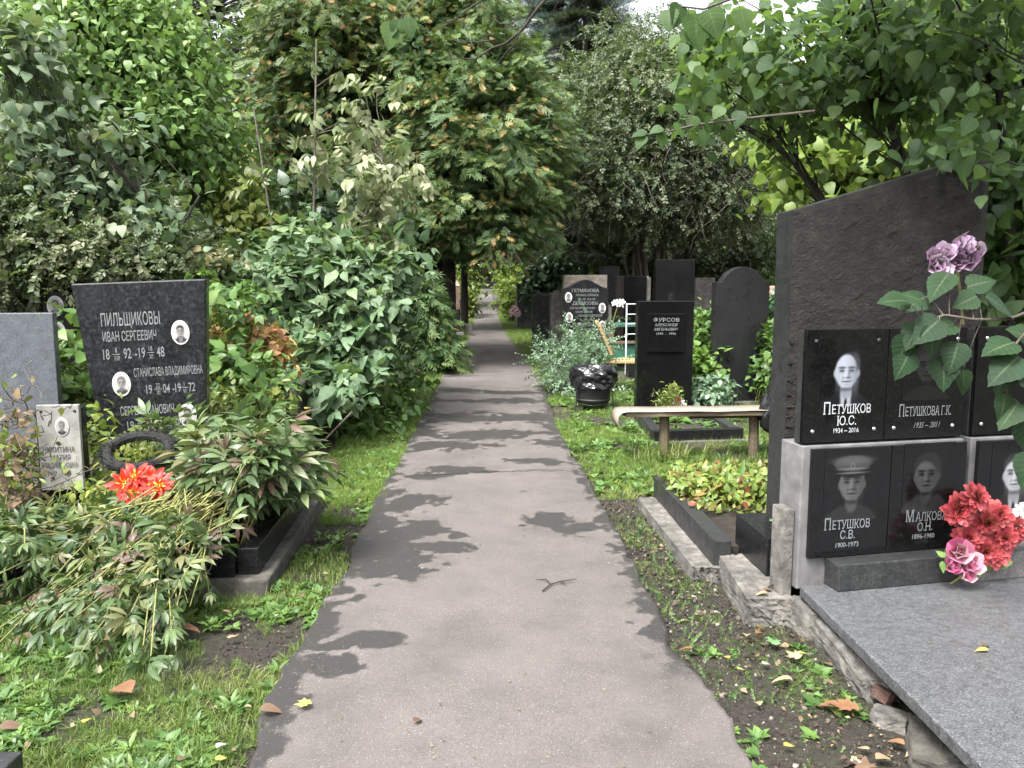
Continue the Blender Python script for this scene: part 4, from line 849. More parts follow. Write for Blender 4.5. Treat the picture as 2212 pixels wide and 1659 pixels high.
L_GRASSB = leafmat('bright_grass_blade', [(.09, .165, .026), (.13, .22, .036), (.18, .26, .05), (.26, .28, .09)], .4, .5)

def inview(P, mar=260):
    x, y, c = proj(P); return (c > .3) & (x > -mar) & (x < PW + mar) & (y > -mar * 1.3) & (y < PH + mar)
def E(px, py, Y, rpx, rpy, dep): c = D(px, py, Y); return (np.array(c), np.array([rpx / FOC * Y, dep, rpy / FOC * Y]))
def pick(ells, n, shell=.55, zmin=.1, k=0):
    wts = np.array([e[1][0] * e[1][2] + .2 * e[1][0] * e[1][1] for e in ells]); wts = wts / wts.sum()
    i = rng.choice(len(ells), n, p=wts); d = unit(rng.normal(size=(n, 3))); r = (shell ** 3 + (1 - shell ** 3) * rng.random(n)) ** (1 / 3)
    c = np.array([ells[j][0] for j in i]); rad = np.array([ells[j][1] for j in i])
    P = c + d * rad * r[:, None] * (1 + .22 * rng.normal(size=n))[:, None]
    return P[P[:, 2] > zmin], (d * 1.0)[P[:, 2] > zmin]
def limb(fm, a, b, r, sag=.12, n=6, r1=.25, rnd=.5):
    a = np.array(a, float); b = np.array(b, float); t = np.linspace(0, 1, n)[:, None]; L = np.linalg.norm(b - a)
    mid = (a + b) / 2 + np.array([0, 0, sag * L]) + rng.normal(size=3) * L * .06
    p = (1 - t) ** 2 * a + 2 * t * (1 - t) * mid + t ** 2 * b
    p[1:-1] += rng.normal(size=(n - 2, 3)) * L * .012; fm.tube(p, r, r * r1, 5, rnd)
def plant(name, label, cat, base, ells, ncl, nleaf, crad, T, size, lmat, bmat, trunks=(), limb_r=.012, droop=.25, up=.8, shell=.55, group=None, zmin=.1, flat=.7, leafpart='crown', wood_='trunk', tipp=0, keep=.0, outw=.55, limbs=1.0, culls=True, mar=260, upr=0):
    root = thing(name, label, cat, tuple(base), 0, group); B = np.array(base, float)
    cl, od = pick(ells, ncl, shell, zmin)
    if culls:
        k = inview(cl, mar); cl, od = cl[k], od[k]
    n = len(cl); nl = rng.poisson(nleaf, n); idx = np.repeat(np.arange(n), nl); N = len(idx)
    off = rng.normal(size=(N, 3)) * crad * np.array([1, 1, flat]); P = cl[idx] + off
    out = unit(od[idx] * np.array([1, 1, .7]) + off / crad * .25)
    yd = out * outw + rng.normal(size=(N, 3)) * .75 - np.array([0, 0, droop * .6]) + np.array([0, 0, upr])
    zd = np.array([0, 0, up * 1.25]) + out * .45 + rng.normal(size=(N, 3)) * .5
    tone = np.clip(rng.random(n)[idx] * .55 + rng.random(N) * .55 - .05, 0, 1)
    fm = FM(); tint = None
    if isinstance(T, list):
        ch = rng.integers(0, len(T), N)
        for q in range(len(T)): m_ = ch == q; fm.add(T[q], P[m_], yd[m_], zd[m_], size * rng.uniform(.65, 1.3, m_.sum()), tone[m_])
    elif tipp:
        hot = (rng.random(N) < tipp * (.35 + 1.3 * rng.random(n)[idx]) * np.clip(.5 + od[idx][:, 2], .25, 1))
        fm.add(T, P[~hot], yd[~hot], zd[~hot], size * rng.uniform(.65, 1.3, (~hot).sum()), tone[~hot])
        P2 = P[hot] + out[hot] * crad * .45 + np.array([0, 0, crad * .2]); fm.add(T, P2, yd[hot], zd[hot], size * rng.uniform(.5, .95, hot.sum()), tone[hot], 1.0)
    else: fm.add(T, P, yd, zd, size * rng.uniform(.65, 1.3, N), tone)
    fm.build(leafpart, lmat, root, B)
    wd = FM(); tps = []
    for pts, r0, r1 in trunks:
        pts = np.array([np.array(p, float) for p in pts]); t = np.linspace(0, 1, len(pts)); tt = np.linspace(0, 1, max(5, len(pts) * 3))
        q = np.stack([np.interp(tt, t, pts[:, k]) for k in range(3)], -1); q[1:-1] += rng.normal(size=(len(q) - 2, 3)) * r0 * .35
        for _ in range(4): q[1:-1] = .5 * q[1:-1] + .25 * (q[:-2] + q[2:])
        wd.tube(q, r0, r1, 9); tps.append(q)
    for c in cl:
        if rng.random() > limbs: continue
        if tps:
            q = min(tps, key=lambda q: np.linalg.norm(q - c, axis=1).min() * (.7 + .6 * rng.random())); h = c[2] - .35 * np.linalg.norm(c[:2] - q[0][:2]); s = q[np.argmin(np.abs(q[:, 2] - h) + .2 * np.linalg.norm(q[:, :2] - c[:2], axis=1))]
        else: s = B + np.array([rng.normal() * .12, rng.normal() * .12, 0]); 
        limb(wd, s, c, limb_r, .10)
    wd.build(wood_, bmat, root, B)
    return root
def sprays(name, label, base, ells, nbr, T, size, lmat, bmat, trunks, per=16, tipp=.12, blen=1.0, group=None, zmin=.6, mar=260):
    """thuja: boughs reaching out and up from the crown's core, each a drooping plume of flat sprays"""
    root = thing(name, label, 'tree', tuple(base), 0, group); B = np.array(base, float)
    cl, od = pick(ells, nbr, .72, zmin); k = inview(cl, mar); cl, od = cl[k], od[k]; n = len(cl)
    ax = unit(od * np.array([1, 1, .25]) + np.array([0, 0, .25]) + rng.normal(size=(n, 3)) * .25)
    L = blen * rng.uniform(.6, 1.25, n); fm = FM(); t = np.linspace(0, 1, per)
    tt = np.clip(t[None] + rng.normal(size=(n, per)) * .06, 0, 1)
    P = cl[:, None] + ax[:, None] * ((tt - .7) * L[:, None])[..., None] + np.array([0, 0, -.42])[None, None] * ((tt ** 2) * L[:, None])[..., None]
    side = unit(np.cross(ax, np.array([0, 0, 1.]))); s = np.where(np.arange(per) % 2, 1, -1)[None, :, None] * rng.uniform(.3, 1.1, (n, per, 1))
    P = P + side[:, None] * s * .11 * L[:, None, None] + rng.normal(size=P.shape) * .04
    yd = ax[:, None] * .7 + side[:, None] * s * .7 + np.array([0, 0, -.55]) * (tt[..., None]) + rng.normal(size=P.shape) * .25
    zd = np.cross(side[:, None] + rng.normal(size=P.shape) * .5, yd) ; zd = np.where(zd[..., 2:3] < 0, -zd, zd)
    tone = np.clip(rng.random((n, 1)) * .4 + tt * .35 + rng.normal(size=(n, per)) * .14, 0, 1)
    hot = (rng.random((n, per)) < tipp * 2.0 * rng.random((n, 1)) ** 1.5) & (tt > .45)
    for m_, ti in ((~hot, 0.0), (hot, 1.0)): fm.add(T, P[m_], yd[m_], zd[m_], size * rng.uniform(.7, 1.25, m_.sum()) * (1 - .25 * ti), tone[m_], ti)
    fm.build('crown', lmat, root, B); wd = FM()
    for pts, r0, r1 in trunks:
        pts = np.array([np.array(p, float) for p in pts]); wd.tube(pts, r0, r1, 10); q = pts
    allq = np.concatenate([np.stack([np.interp(np.linspace(0, 1, 14), np.linspace(0, 1, len(p[0])), np.array([np.array(v, float) for v in p[0]])[:, k]) for k in range(3)], -1) for p in trunks])
    for c in cl[rng.random(n) < .45]:
        s_ = allq[np.argmin(np.abs(allq[:, 2] - c[2] + .3) + .4 * np.linalg.norm(allq[:, :2] - c[:2], axis=1))]; limb(wd, s_, c, .018, .0)
    wd.build('trunk', bmat, root, B); return root

# ------------------------------------------------------------------ conifers over the path
b = D(930, 740, 15.5)
sprays('thuja_tree', 'great dark thuja with orange tips overhanging the path', (b.x, 15.5, 0), [E(1010, 310, 14.3, 180, 180, 1.5), E(920, 400, 14.6, 100, 110, 1.3), E(1080, 440, 14.2, 95, 80, 1.0), E(1080, 190, 14.8, 105, 105, 1.2), E(950, 130, 15, 130, 110, 1.4), E(1000, 30, 15, 110, 70, 1.2), E(960, 480, 14.8, 100, 45, .9), E(1155, 320, 14.5, 55, 105, .7)],
       1400, THUJA, .21, L_THUJA, M_BARKD, [((b + Vector((x, y, -b.z)), b + Vector((x * 1.2, y, 2.2)), b + Vector((x * 1.6, y, 5.6))), .16, .04) for x, y in ((-.1, 0), (.15, .2), (-.32, .3), (.32, -.1))], 36, .26, 1.0)
sprays('thuja_tree', 'rusty brown-green thuja behind the pale sapling, left of the great thuja', (-4.6, 15.5, 0), [E(700, 130, 15, 125, 180, 1.5), E(760, 60, 15, 150, 120, 1.4), E(620, 290, 14.6, 80, 110, 1.0), E(800, 330, 15, 110, 160, 1.0), E(720, 380, 15, 120, 120, 1.2), E(630, 60, 14.8, 70, 90, .9), E(900, 20, 15.2, 100, 80, 1.0)],
       1050, THUJA, .22, L_THUJAO, M_BARKD, [(((-4.0, 15.5, 0), (-3.9, 15.5, 3), (-3.6, 15.6, 5.8)), .18, .04)], 34, .30, .95)
sprays('young_thuja', 'low dark thuja bush beside the brown pillar monument', (-1.25, 13.6, 0), [E(905, 660, 13.4, 55, 70, .5), E(935, 745, 13.2, 55, 45, .4), E(870, 700, 13.4, 40, 70, .5)],
       190, THUJA, .26, L_THUJA, M_BARKD, [(((-1.3, 13.7, 0), (-1.3, 13.7, .8), (-1.35, 13.7, 1.4)), .05, .02)], 13, .05, .6, zmin=.1)
b = D(1004, 712, 24)
sprays('conifer_tree', 'conifer with slim bare trunk standing right beside the path', (b.x, 24, 0), [E(1030, 450, 23.6, 110, 55, 1.5), E(1090, 470, 23.6, 90, 45, 1.3), E(1000, 360, 24, 120, 140, 1.8)],
       230, THUJA, .5, L_THUJA, M_BARKD, [(((b.x, 24, 0), (b.x, 24, 2.5), (b.x + .1, 24, 7)), .11, .07)], 14, .02, 1.5)
# spruces
def spruce(name, label, x, Y, h, z0, rad, lmat, ntier, size, r0=.2, dens=1.0, group=None):
    root = thing(name, label, 'tree', (x, Y, 0), 0, group); fm = FM(); wd = FM(); wd.tube([(x, Y, 0), (x, Y, h * .5), (x, Y, h)], r0, .03, 9)
    for i in range(ntier):
        f = i / ntier; z = z0 + (h - z0) * f; Lb = rad * (1 - f) ** .8 + .2; nb = int(9 * dens)
        for k in range(nb):
            a = rng.random() * 6.28; L = Lb * rng.uniform(.7, 1.1); d = np.array([math.cos(a), math.sin(a), 0]); t = np.linspace(0, 1, 8)[:, None]
            p = np.array([x, Y, z]) + d * L * t + np.array([0, 0, 1]) * L * (-.42 * t + .18 * t ** 2)
            if not inview(p[4:5], 300)[0]: continue
            wd.tube(p, .02 + .02 * (1 - f), .006, 4); m_ = int(26 * L / rad * dens) + 8; q = rng.uniform(.12, 1, m_); s = rng.choice([-1, 1], m_)
            P = np.array([x, Y, z]) + d * L * q[:, None] + np.array([0, 0, 1]) * (L * (-.42 * q + .18 * q ** 2))[:, None]; sd = np.array([-d[1], d[0], 0])
            P = P + sd * (s * rng.random(m_) * .32 * L * (1 - q * .5))[:, None]
            fm.add(SPRUCE, P, d * .8 + sd * (s * .6)[:, None] + rng.normal(size=(m_, 3)) * .15 - np.array([0, 0, .15]), np.array([0, 0, 1]) + rng.normal(size=(m_, 3)) * .2, size * rng.uniform(.7, 1.2, m_))
    fm.build('crown', lmat, root, (x, Y, 0)); wd.build('trunk', M_BARKD, root, (x, Y, 0)); return root
b = D(1258, 640, 20); spruce('spruce_tree', 'dark spruce with bare low trunk and drooping branches behind the headstones', b.x, 20, 9, 2.35, 1.7, L_SPRUCED, 13, .42, .16, 1.3)
b = D(1235, 300, 24); spruce('blue_spruce', 'tall blue spruce showing pale sky at the top centre', b.x, 24, 13, 3.2, 2.7, L_SPRUCE, 27, .6, .26, 1.7)

# ------------------------------------------------------------------ big round many-stemmed bush
b = D(1415, 640, 17.2); B0 = np.array([b.x, 17.2, 0])
stems = []
for k in range(26):
    a = rng.uniform(0, 6.28); rr0 = rng.uniform(.05, .5); tp = np.array([math.cos(a) * rng.uniform(.5, 1.5), math.sin(a) * rng.uniform(.3, 1.0), rng.uniform(2.8, 4.4)])
    p0 = B0 + np.array([math.cos(a) * rr0 * 1.1, math.sin(a) * rr0 * .6, 0]); stems.append(((p0, p0 + np.array([math.cos(a) * .12, 0, 1.4]), B0 + tp), rng.uniform(.03, .06), .02))
bush = plant('spirea_bush', 'huge round grey-green bush on many bare stems behind the headstones', 'bush', tuple(B0), [E(1440, 300, 16.6, 210, 170, 1.7), E(1330, 370, 16.4, 110, 90, 1.1), E(1560, 390, 16.4, 125, 90, 1.2), E(1430, 200, 16.8, 160, 105, 1.3)],
      1050, 22, .24, TWIG, .30, L_SPIREA, M_BARK, stems, .012, .25, .7, .72, mar=200, leafpart='foliage', wood_='stems', limbs=.6)
tw = FM(); cl, od = pick([E(1440, 370, 16.2, 220, 110, 1.5), E(1560, 420, 16, 130, 60, 1.0)], 900, .75)
for c, o in zip(cl, od):
    d = o * .5 + rng.normal(size=3) * .6 - np.array([0, 0, .35]); L = rng.uniform(.15, .42); t = np.linspace(0, 1, 4)[:, None]; tw.tube(c + d * L * t - np.array([0, 0, .25]) * L * t ** 2 + rng.normal(size=(4, 3)) * .015, .006, .002, 3)
tw.build('bare_twigs', M_TWIG, bush, B0)
plant('shade_filler', 'dark foliage added to stand in for shade below the huge round bush', 'shrub', (4.0, 19.5, 0), [E(1400, 540, 19.5, 110, 60, .7), E(1540, 545, 19.5, 120, 60, .7), E(1640, 520, 19, 60, 70, .6)], 330, 16, .2, OVATE, .13, L_DARK, M_BARKD, (), .008, .3, .7, .3, leafpart='foliage', wood_='stems')  # dark foliage put behind the bare stems to stand in for shade
plant('ivy_mound', 'dark ivy-covered mound left of the spruce trunk', 'ivy', tuple(D(1195, 640, 18)), [E(1195, 620, 18, 50, 62, .4)], 330, 14, .1, OVATE, .12, L_IVY, M_BARKD, (), .006, .5, .5, .75, leafpart='foliage', wood_='stems')
plant('path_bush', 'light green bush growing at the far right edge of the path', 'bush', (D(1120, 660, 29).x, 29, 0), [E(1118, 640, 29, 32, 40, .8), E(1120, 600, 30, 36, 30, .8)], 260, 16, .18, OVATE, .17, L_BACK, M_BARK, (), .01, .3, .7, .4, leafpart='foliage', wood_='stems')
plant('path_bush', 'loose green bush at the far left edge of the path behind the slim trunk', 'bush', (D(1020, 660, 31).x - .7, 31, 0), [E(1000, 650, 31, 20, 40, .6), E(1006, 610, 33, 20, 40, .6)], 170, 14, .2, OVATE, .16, L_VINE, M_BARK, (), .01, .3, .7, .4, leafpart='foliage', wood_='stems')

# ------------------------------------------------------------------ left: lilac and other shrubs
plant('lilac_tree', 'large bright green heart-leaved tree on the left', 'tree', (-4.6, 9.8, 0), [E(250, 180, 9.2, 150, 150, 1.1), E(320, 90, 9.4, 80, 80, .8), E(190, 70, 9.2, 90, 90, .9), E(330, 280, 9.3, 120, 110, 1.0), E(420, 340, 9.6, 75, 95, .9), E(160, 290, 8.8, 90, 90, .8), E(395, 150, 9.8, 40, 40, .4)],
      820, 32, .19, HEART, .08, L_LILAC, M_BARKD, [(((-4.6, 9.8, 0), (-4.5, 9.7, 1.6), (-4.4, 9.6, 3.6)), .10, .03), (((-4.5, 9.9, 0), (-4.1, 9.9, 1.8), (-3.7, 9.9, 3.2)), .07, .03), (((-4.7, 9.7, 0), (-5, 9.5, 1.8), (-5.2, 9.3, 3.4)), .07, .03)], .016, .5, .6, .6)
plant('lilac_shrub', 'bluish green lilac leaves at the far left edge', 'shrub', (-4.3, 7.4, 0), [E(40, 200, 7.2, 60, 110, .5), E(15, 340, 7.3, 60, 70, .4), E(190, 410, 7.4, 60, 60, .3), E(240, 310, 7.5, 40, 60, .3), E(10, 90, 7.2, 40, 60, .4), E(110, 430, 7.4, 70, 50, .4), E(300, 500, 7.5, 70, 45, .3), E(330, 450, 7.6, 30, 40, .2), E(60, 100, 7.3, 50, 50, .3)],
      170, 12, .15, HEART, .10, L_LILACB, M_BARKD, [(((-4.3 + .25 * k, 7.5, 0), (-4.35 + .3 * k, 7.5, 1.2), (-4.5 + .5 * k, 7.5, 2.2)), .022, .01) for k in range(5)], .006, .45, .8, .3, leafpart='foliage', wood_='stems')
plant('dense_shrub', 'dense grey-green small-leaved shrub behind the grey headstones', 'shrub', (-4.3, 8.2, 0), [E(130, 560, 8.0, 150, 110, .8), E(300, 590, 8.2, 130, 70, .7), E(60, 480, 8.0, 90, 80, .6), E(380, 570, 8.4, 80, 50, .5), E(30, 620, 8, 90, 90, .6), E(130, 430, 8.2, 80, 60, .5), E(20, 460, 7.2, 60, 60, .4), E(290, 480, 8.4, 80, 50, .5), E(70, 540, 7.1, 100, 70, .3), E(240, 560, 7.4, 120, 45, .3)],
      1100, 20, .15, [TWIG, TWIGB], .17, L_SMALL, M_TWIG, (), .007, .15, .7, .5, leafpart='foliage', wood_='stems', upr=.25)
plant('yellow_shrub', 'pale yellow leaves topping the shrub above the large tapering headstone', 'shrub', (-2.9, 8.1, 0), [E(345, 545, 7.8, 70, 22, .3), E(430, 580, 7.8, 40, 30, .3)], 34, 12, .09, OVATE, .10, L_YELLOW, M_TWIG, (), .006, .2, .7, .2, leafpart='foliage', wood_='stems', limbs=.5)
plant('raspberry_thicket', 'tall raspberry thicket with big bluish leaves beside the path', 'shrub', (-1.75, 8.1, 0), [E(x_, y_, 8.5 - (y_ - 540) * .0028 + rng.normal() * .12, rng.uniform(32, 50), rng.uniform(28, 46), .3) for x_, y_ in ((560, 560), (615, 545), (600, 620), (660, 590), (720, 600), (765, 575), (820, 585), (700, 680), (640, 690), (780, 660), (820, 640), (600, 740), (700, 755), (765, 760), (790, 715), (660, 820), (735, 840), (765, 815), (560, 690), (690, 530), (850, 570))],
      340, 10, .13, [RASP, RASP, OVATE], .17, L_RASP, M_STEMG, (), .008, .35, .9, .3, leafpart='foliage', wood_='canes')
plant('raspberry_thicket', 'darker leafy thicket filling the gap under the great thuja', 'shrub', (-2.1, 9.8, 0), [E(800, 690, 9.8, 60, 110, .5), E(700, 600, 9.8, 130, 80, .5), E(700, 450, 9.7, 110, 90, .4), E(830, 480, 9.8, 50, 60, .3), E(800, 830, 9.6, 30, 40, .3), E(540, 620, 9.8, 110, 100, .5)], 300, 12, .16, [RASP, OVATE], .16, L_DARKB, M_STEMG, (), .008, .35, .8, .5, leafpart='foliage', wood_='canes')
plant('autumn_shrub', 'shrub with red and orange autumn leaves right of the large tapering headstone', 'shrub', (-2.25, 7.1, 0), [E(510, 735, 6.75, 62, 32, .2), E(555, 770, 6.7, 45, 35, .2), E(480, 700, 6.8, 40, 18, .2)], 80, 13, .085, OVATE, .085, L_RED, M_TWIG, (), .006, .3, .8, .3, leafpart='foliage', wood_='stems')
plant('leafy_shrub', 'fresh green leafy stems between the large headstone and the autumn leaves', 'shrub', (-2.1, 6.3, 0), [E(480, 660, 6.4, 60, 40, .3), E(500, 790, 6.2, 70, 30, .3), E(560, 830, 6.2, 60, 25, .3), E(190, 760, 6.2, 35, 80, .2), E(160, 830, 6.0, 40, 60, .2)], 85, 11, .1, [OVATE, RASP], .12, L_HERB, M_STEMG, (), .006, .35, .8, .3, leafpart='foliage', wood_='stems')
plant('climbing_vine', 'yellow-green climbing vine forming a slim column left of the pale sapling', 'vine', (-3.0, 9.2, 0), [E(515, 440, 9.2, 28, 70, .25), E(530, 540, 9.2, 50, 80, .3)], 95, 13, .1, HEART, .095, L_VINE, M_BARKD, (), .008, .5, .5, .3, leafpart='foliage', wood_='stems')
sap = [((-1.95, 8.9, 0), (-1.8, 8.9, 2.0), (-1.72, 8.9, 3.9)), ((-2.0, 8.9, 0), (-2.2, 8.85, 1.8), (-2.35, 8.8, 3.2)), ((-1.9, 8.9, 0), (-1.4, 8.8, 1.8), (-1.05, 8.7, 2.6))]
plant('maple_sapling', 'slim ash-leaved sapling with pale yellowish drooping leaves left of the great thuja', 'tree', (-1.95, 8.9, 0), [E(760, 230, 8.8, 60, 40, .25), E(740, 300, 8.8, 90, 35, .3), E(820, 340, 8.7, 60, 40, .3), E(690, 340, 8.8, 50, 30, .2), E(780, 400, 8.6, 110, 35, .3), E(880, 380, 8.6, 40, 40, .2), E(615, 375, 8.7, 50, 40, .2), E(840, 450, 8.6, 60, 40, .25), E(790, 500, 8.6, 70, 40, .25), E(750, 155, 8.8, 25, 30, .1)],
      54, 4, .12, ELDER, .24, L_ELDER, M_TWIG, [(p, .018, .008) for p in sap], .006, .6, .7, .25)
# herbs hugging the bottom of the thicket
plant('herb_clump', 'tangled herbs and dry stalks at the foot of the raspberry thicket', 'herbs', (-1.25, 9.2, 0), [E(830, 865, 8.8, 55, 30, .3), E(860, 815, 9.6, 50, 28, .4), E(790, 900, 7.9, 60, 30, .25)], 120, 10, .09, [LANCE, OVATE], .10, L_HERB, M_STEMG, (), .004, .2, .8, .2, leafpart='foliage', wood_='stems', zmin=.02)
dv_ = FM()
for k in range(70):
    c = np.array([-2.62 + rng.normal() * .13, 4.66 + rng.normal() * .1, rng.uniform(.1, .85)]); t = np.linspace(0, 1, 5)[:, None]; d = np.array([rng.normal() * .35, rng.normal() * .2, rng.uniform(-.3, .5)]); dv_.tube(c + d * t * .5 + rng.normal(size=(5, 3)) * .015, .004, .002, 4)
vn = thing('dry_vine', 'brown withered vine climbing beside the small white marble plate', 'vine', (-2.62, 4.66, 0)); dv_.build('stems', M_BARK, vn, (-2.62, 4.66, 0))
P = np.array([-2.66, 4.62, .45]) + rng.normal(size=(260, 3)) * np.array([.10, .08, .24]); FM().add(OVATE, P, rng.normal(size=P.shape) - np.array([0, 0, .6]), rng.normal(size=P.shape) + np.array([0, 0, .5]), rng.uniform(.03, .07, 260)).build('withered_leaves', L_BROWN, vn, (-2.62, 4.66, 0))
P = np.array([-2.62, 4.6, .6]) + rng.normal(size=(70, 3)) * np.array([.14, .08, .2]); FM().add(OVATE, P, rng.normal(size=P.shape) - np.array([0, 0, .3]), rng.normal(size=P.shape) + np.array([0, 0, 1]), rng.uniform(.03, .06, 70)).build('green_leaves', L_VINE, vn, (-2.62, 4.66, 0))

# ------------------------------------------------------------------ peony bush on the grave, and the cut stems lying in front
pn = thing('peony_bush', 'bushy peony with long green and purplish leaves on the dark kerbed grave', 'plant', (-1.5, 4.6, .15)); fm = FM(); wd = FM(); O = np.array([-1.5, 4.6, .15])
def peony_stem(b0, tip, sag, nl, size, fm, wd, r=.006, lo=.35, jit=.25):
    t = np.linspace(0, 1, 7)[:, None]; b0 = np.array(b0); tip = np.array(tip); mid = (b0 + tip) / 2 + np.array([0, 0, sag]); p = (1 - t) ** 2 * b0 + 2 * t * (1 - t) * mid + t ** 2 * tip
    wd.tube(p, r, r * .5, 5, rng.random()); q = np.linspace(lo, 1, nl); P = np.stack([np.interp(q, t[:, 0], p[:, k]) for k in range(3)], -1)
    ax = unit(p[-1] - p[0]); a = np.arange(nl) * 2.4 + rng.random() * 6; sd = np.stack([np.cos(a), np.sin(a), 0 * a], -1)
    yd = sd * .8 + ax * .55 + np.array([0, 0, .15]) + rng.normal(size=(nl, 3)) * jit; yd[-1] = ax + np.array([0, 0, .2])
    fm.add(PEONY, P, yd, np.array([0, 0, 1]) + ax * .2 + rng.normal(size=(nl, 3)) * jit, size * rng.uniform(.6, 1.2, nl), np.clip(rng.beta(1.6, 2.2, nl) * .9 + (rng.random(nl) < .1) * .6, 0, 1))
for k in range(78):
    px, py = np.clip(rng.normal(570, 85), 430, 720), rng.normal(1002, 45); Yd = rng.uniform(4.0, 4.95); tp = D(px, py, Yd); tp.x = min(tp.x, -.92 - .1 * rng.random()); tp.z = max(tp.z, .3)
    b0 = (-1.55 + rng.normal() * .25, min(5.2, Yd + .15 + rng.normal() * .12), .15); b0 = (min(b0[0], -1.25), b0[1], b0[2]); peony_stem(b0, tp, .12, 7, .205, fm, wd)
fm.build('foliage', L_PEONY, pn, O); wd.build('stems', M_STEMG, pn, O)
pn2 = thing('peony_bush', 'smaller peony shoots in front of the large tapering headstone', 'plant', (-2.0, 4.9, .15)); fm = FM(); wd = FM(); O = np.array([-2.0, 4.9, .15])
for k in range(7):
    tp = D(rng.normal(360, 45), rng.normal(925, 20), rng.uniform(4.7, 5.05)); peony_stem((tp.x + rng.normal() * .1, 5.0, .15), tp, .08, 5, .19, fm, wd)
fm.build('foliage', L_PEONY, pn2, O); wd.build('stems', M_STEMG, pn2, O)
cs = thing('cut_peony_stems', 'heap of cut peony stems lying over the kerb onto the grass', 'plant heap', (-2.0, 3.9, 0)); fm = FM(); wd = FM(); O = np.array([-2.0, 3.9, 0])
for k in range(150):
    u = rng.random(); s = D(rng.uniform(330, 520), rng.uniform(1090, 1190), rng.uniform(3.9, 4.3)); e_ = G(rng.normal(190, 130), rng.normal(1270, 62), rng.uniform(.02, .2)); e_.x = min(e_.x, -1.22)
    s.z = rng.uniform(.2, .46); peony_stem(s, e_, .08, 8, .135, fm, wd, .005, .3, .6)
for k in range(64):
    s = D(rng.uniform(0, 240), rng.uniform(1110, 1180), rng.uniform(3.9, 4.3)); s.z = rng.uniform(.16, .3); e_ = Vector((s.x + rng.normal() * .35 - .3, s.y - rng.uniform(.1, .5), rng.uniform(.1, .4))); peony_stem(s, e_, .06, 7, .125, fm, wd, .005, .3, .6)
for k in range(70):
    s = D(rng.uniform(380, 500), rng.uniform(1085, 1150), rng.uniform(3.95, 4.15)); e_ = G(rng.uniform(150, 420), rng.uniform(1190, 1310), rng.uniform(.03, .16)); s.z = rng.uniform(.28, .5); limb(wd, s, e_, .0045, .08, 6, .5, .9)
fm.build('foliage', L_PEONYF, cs, O); wd.build('stems', M_STEMG, cs, O)
gl = plant('creeping_weeds', 'light green creeping weeds round the foot of the white marble plate', 'weeds', (-2.4, 4.5, .1), [E(330, 975, 5.0, 90, 35, .2), E(40, 1030, 5.0, 60, 70, .2), E(230, 1075, 4.5, 90, 30, .2), E(210, 960, 5.0, 30, 60, .1), E(520, 870, 5.8, 100, 25, .3)], 170, 9, .07, [OVATE, LANCE], .06, L_VINE, M_STEMG, (), .003, .3, .8, .2, leafpart='foliage', wood_='stems', zmin=.05, limbs=.5)
# black fluffy wreath
wr = thing('mourning_wreath', 'black fluffy wreath half hidden under the peony leaves', 'wreath', (0, 0, 0)); c = D(300, 975, 4.55); fm = FM()
a = rng.uniform(0, 6.28, 1500); ring = np.stack([np.cos(a) * .17, np.sin(a) * .10, np.sin(a) * .07], -1); nrm = unit(ring * np.array([1, 1, .3]) + rng.normal(size=ring.shape) * .12)
fm.add(Tpl().add([(-.05, 0, 0), (.05, 0, 0), (0, 1, 0)], [0, 0, 1], [0, 0, 0], [[0, 1, 2]]), np.array(c) + ring + rng.normal(size=ring.shape) * .012, nrm + rng.normal(size=ring.shape) * .7, rng.normal(size=ring.shape), .055)
M_FUR = plain('black_fluff', (.008, .008, .008), .9); fm.build('fluff', M_FUR, wr)
t = np.linspace(0, 6.283, 25); MB().tube([(c.x + math.cos(q) * .17, c.y + math.sin(q) * .1, c.z + math.sin(q) * .07) for q in t], .028, 8).build('core', M_FUR, wr)

# ------------------------------------------------------------------ right: overhanging lilac, near branches
st_ = [(((2.75, 4.9, 0), (2.6, 4.8, 1.3), (2.2, 4.7, 2.6), (1.6, 4.5, 3.1)), .045, .012), (((2.95, 4.7, 0), (2.9, 4.5, 1.4), (2.6, 4.4, 2.8)), .05, .015), (((2.6, 5.3, 0), (2.35, 5.2, 1.6), (1.9, 5.2, 2.3), (1.2, 5.0, 2.5)), .035, .01), (((3.0, 4.3, 0), (2.9, 4.0, 1.5), (2.5, 3.7, 2.6)), .04, .012), (((2.8, 5.0, 0), (2.75, 4.95, 1.5), (2.7, 5, 3.4)), .05, .02)]
plant('lilac_tree', 'dark large-leaved tree overhanging the rough stele from the right', 'tree', (2.8, 4.9, 0), [E(1800, 110, 4.7, 230, 120, .6), E(1610, 90, 4.6, 110, 70, .4), E(1520, 190, 4.5, 60, 45, .2), E(2050, 190, 4.7, 180, 150, .8), E(1720, 240, 4.9, 90, 60, .3), E(2000, 60, 4.3, 220, 80, .7), E(2150, 380, 4.6, 70, 120, .4), E(2070, 320, 3.75, 80, 40, .12), (np.array([1.6, 3.0, 3.25]), np.array([.75, .65, .3])), (np.array([2.3, 3.3, 3.2]), np.array([.6, .6, .3]))],  # last two lumps: unseen overhead foliage, added to shade stele and plates
      430, 13, .13, HEARTS, .072, L_LILACD, M_BARKD, st_, .007, .75, .65, .45, mar=700, limbs=.4)
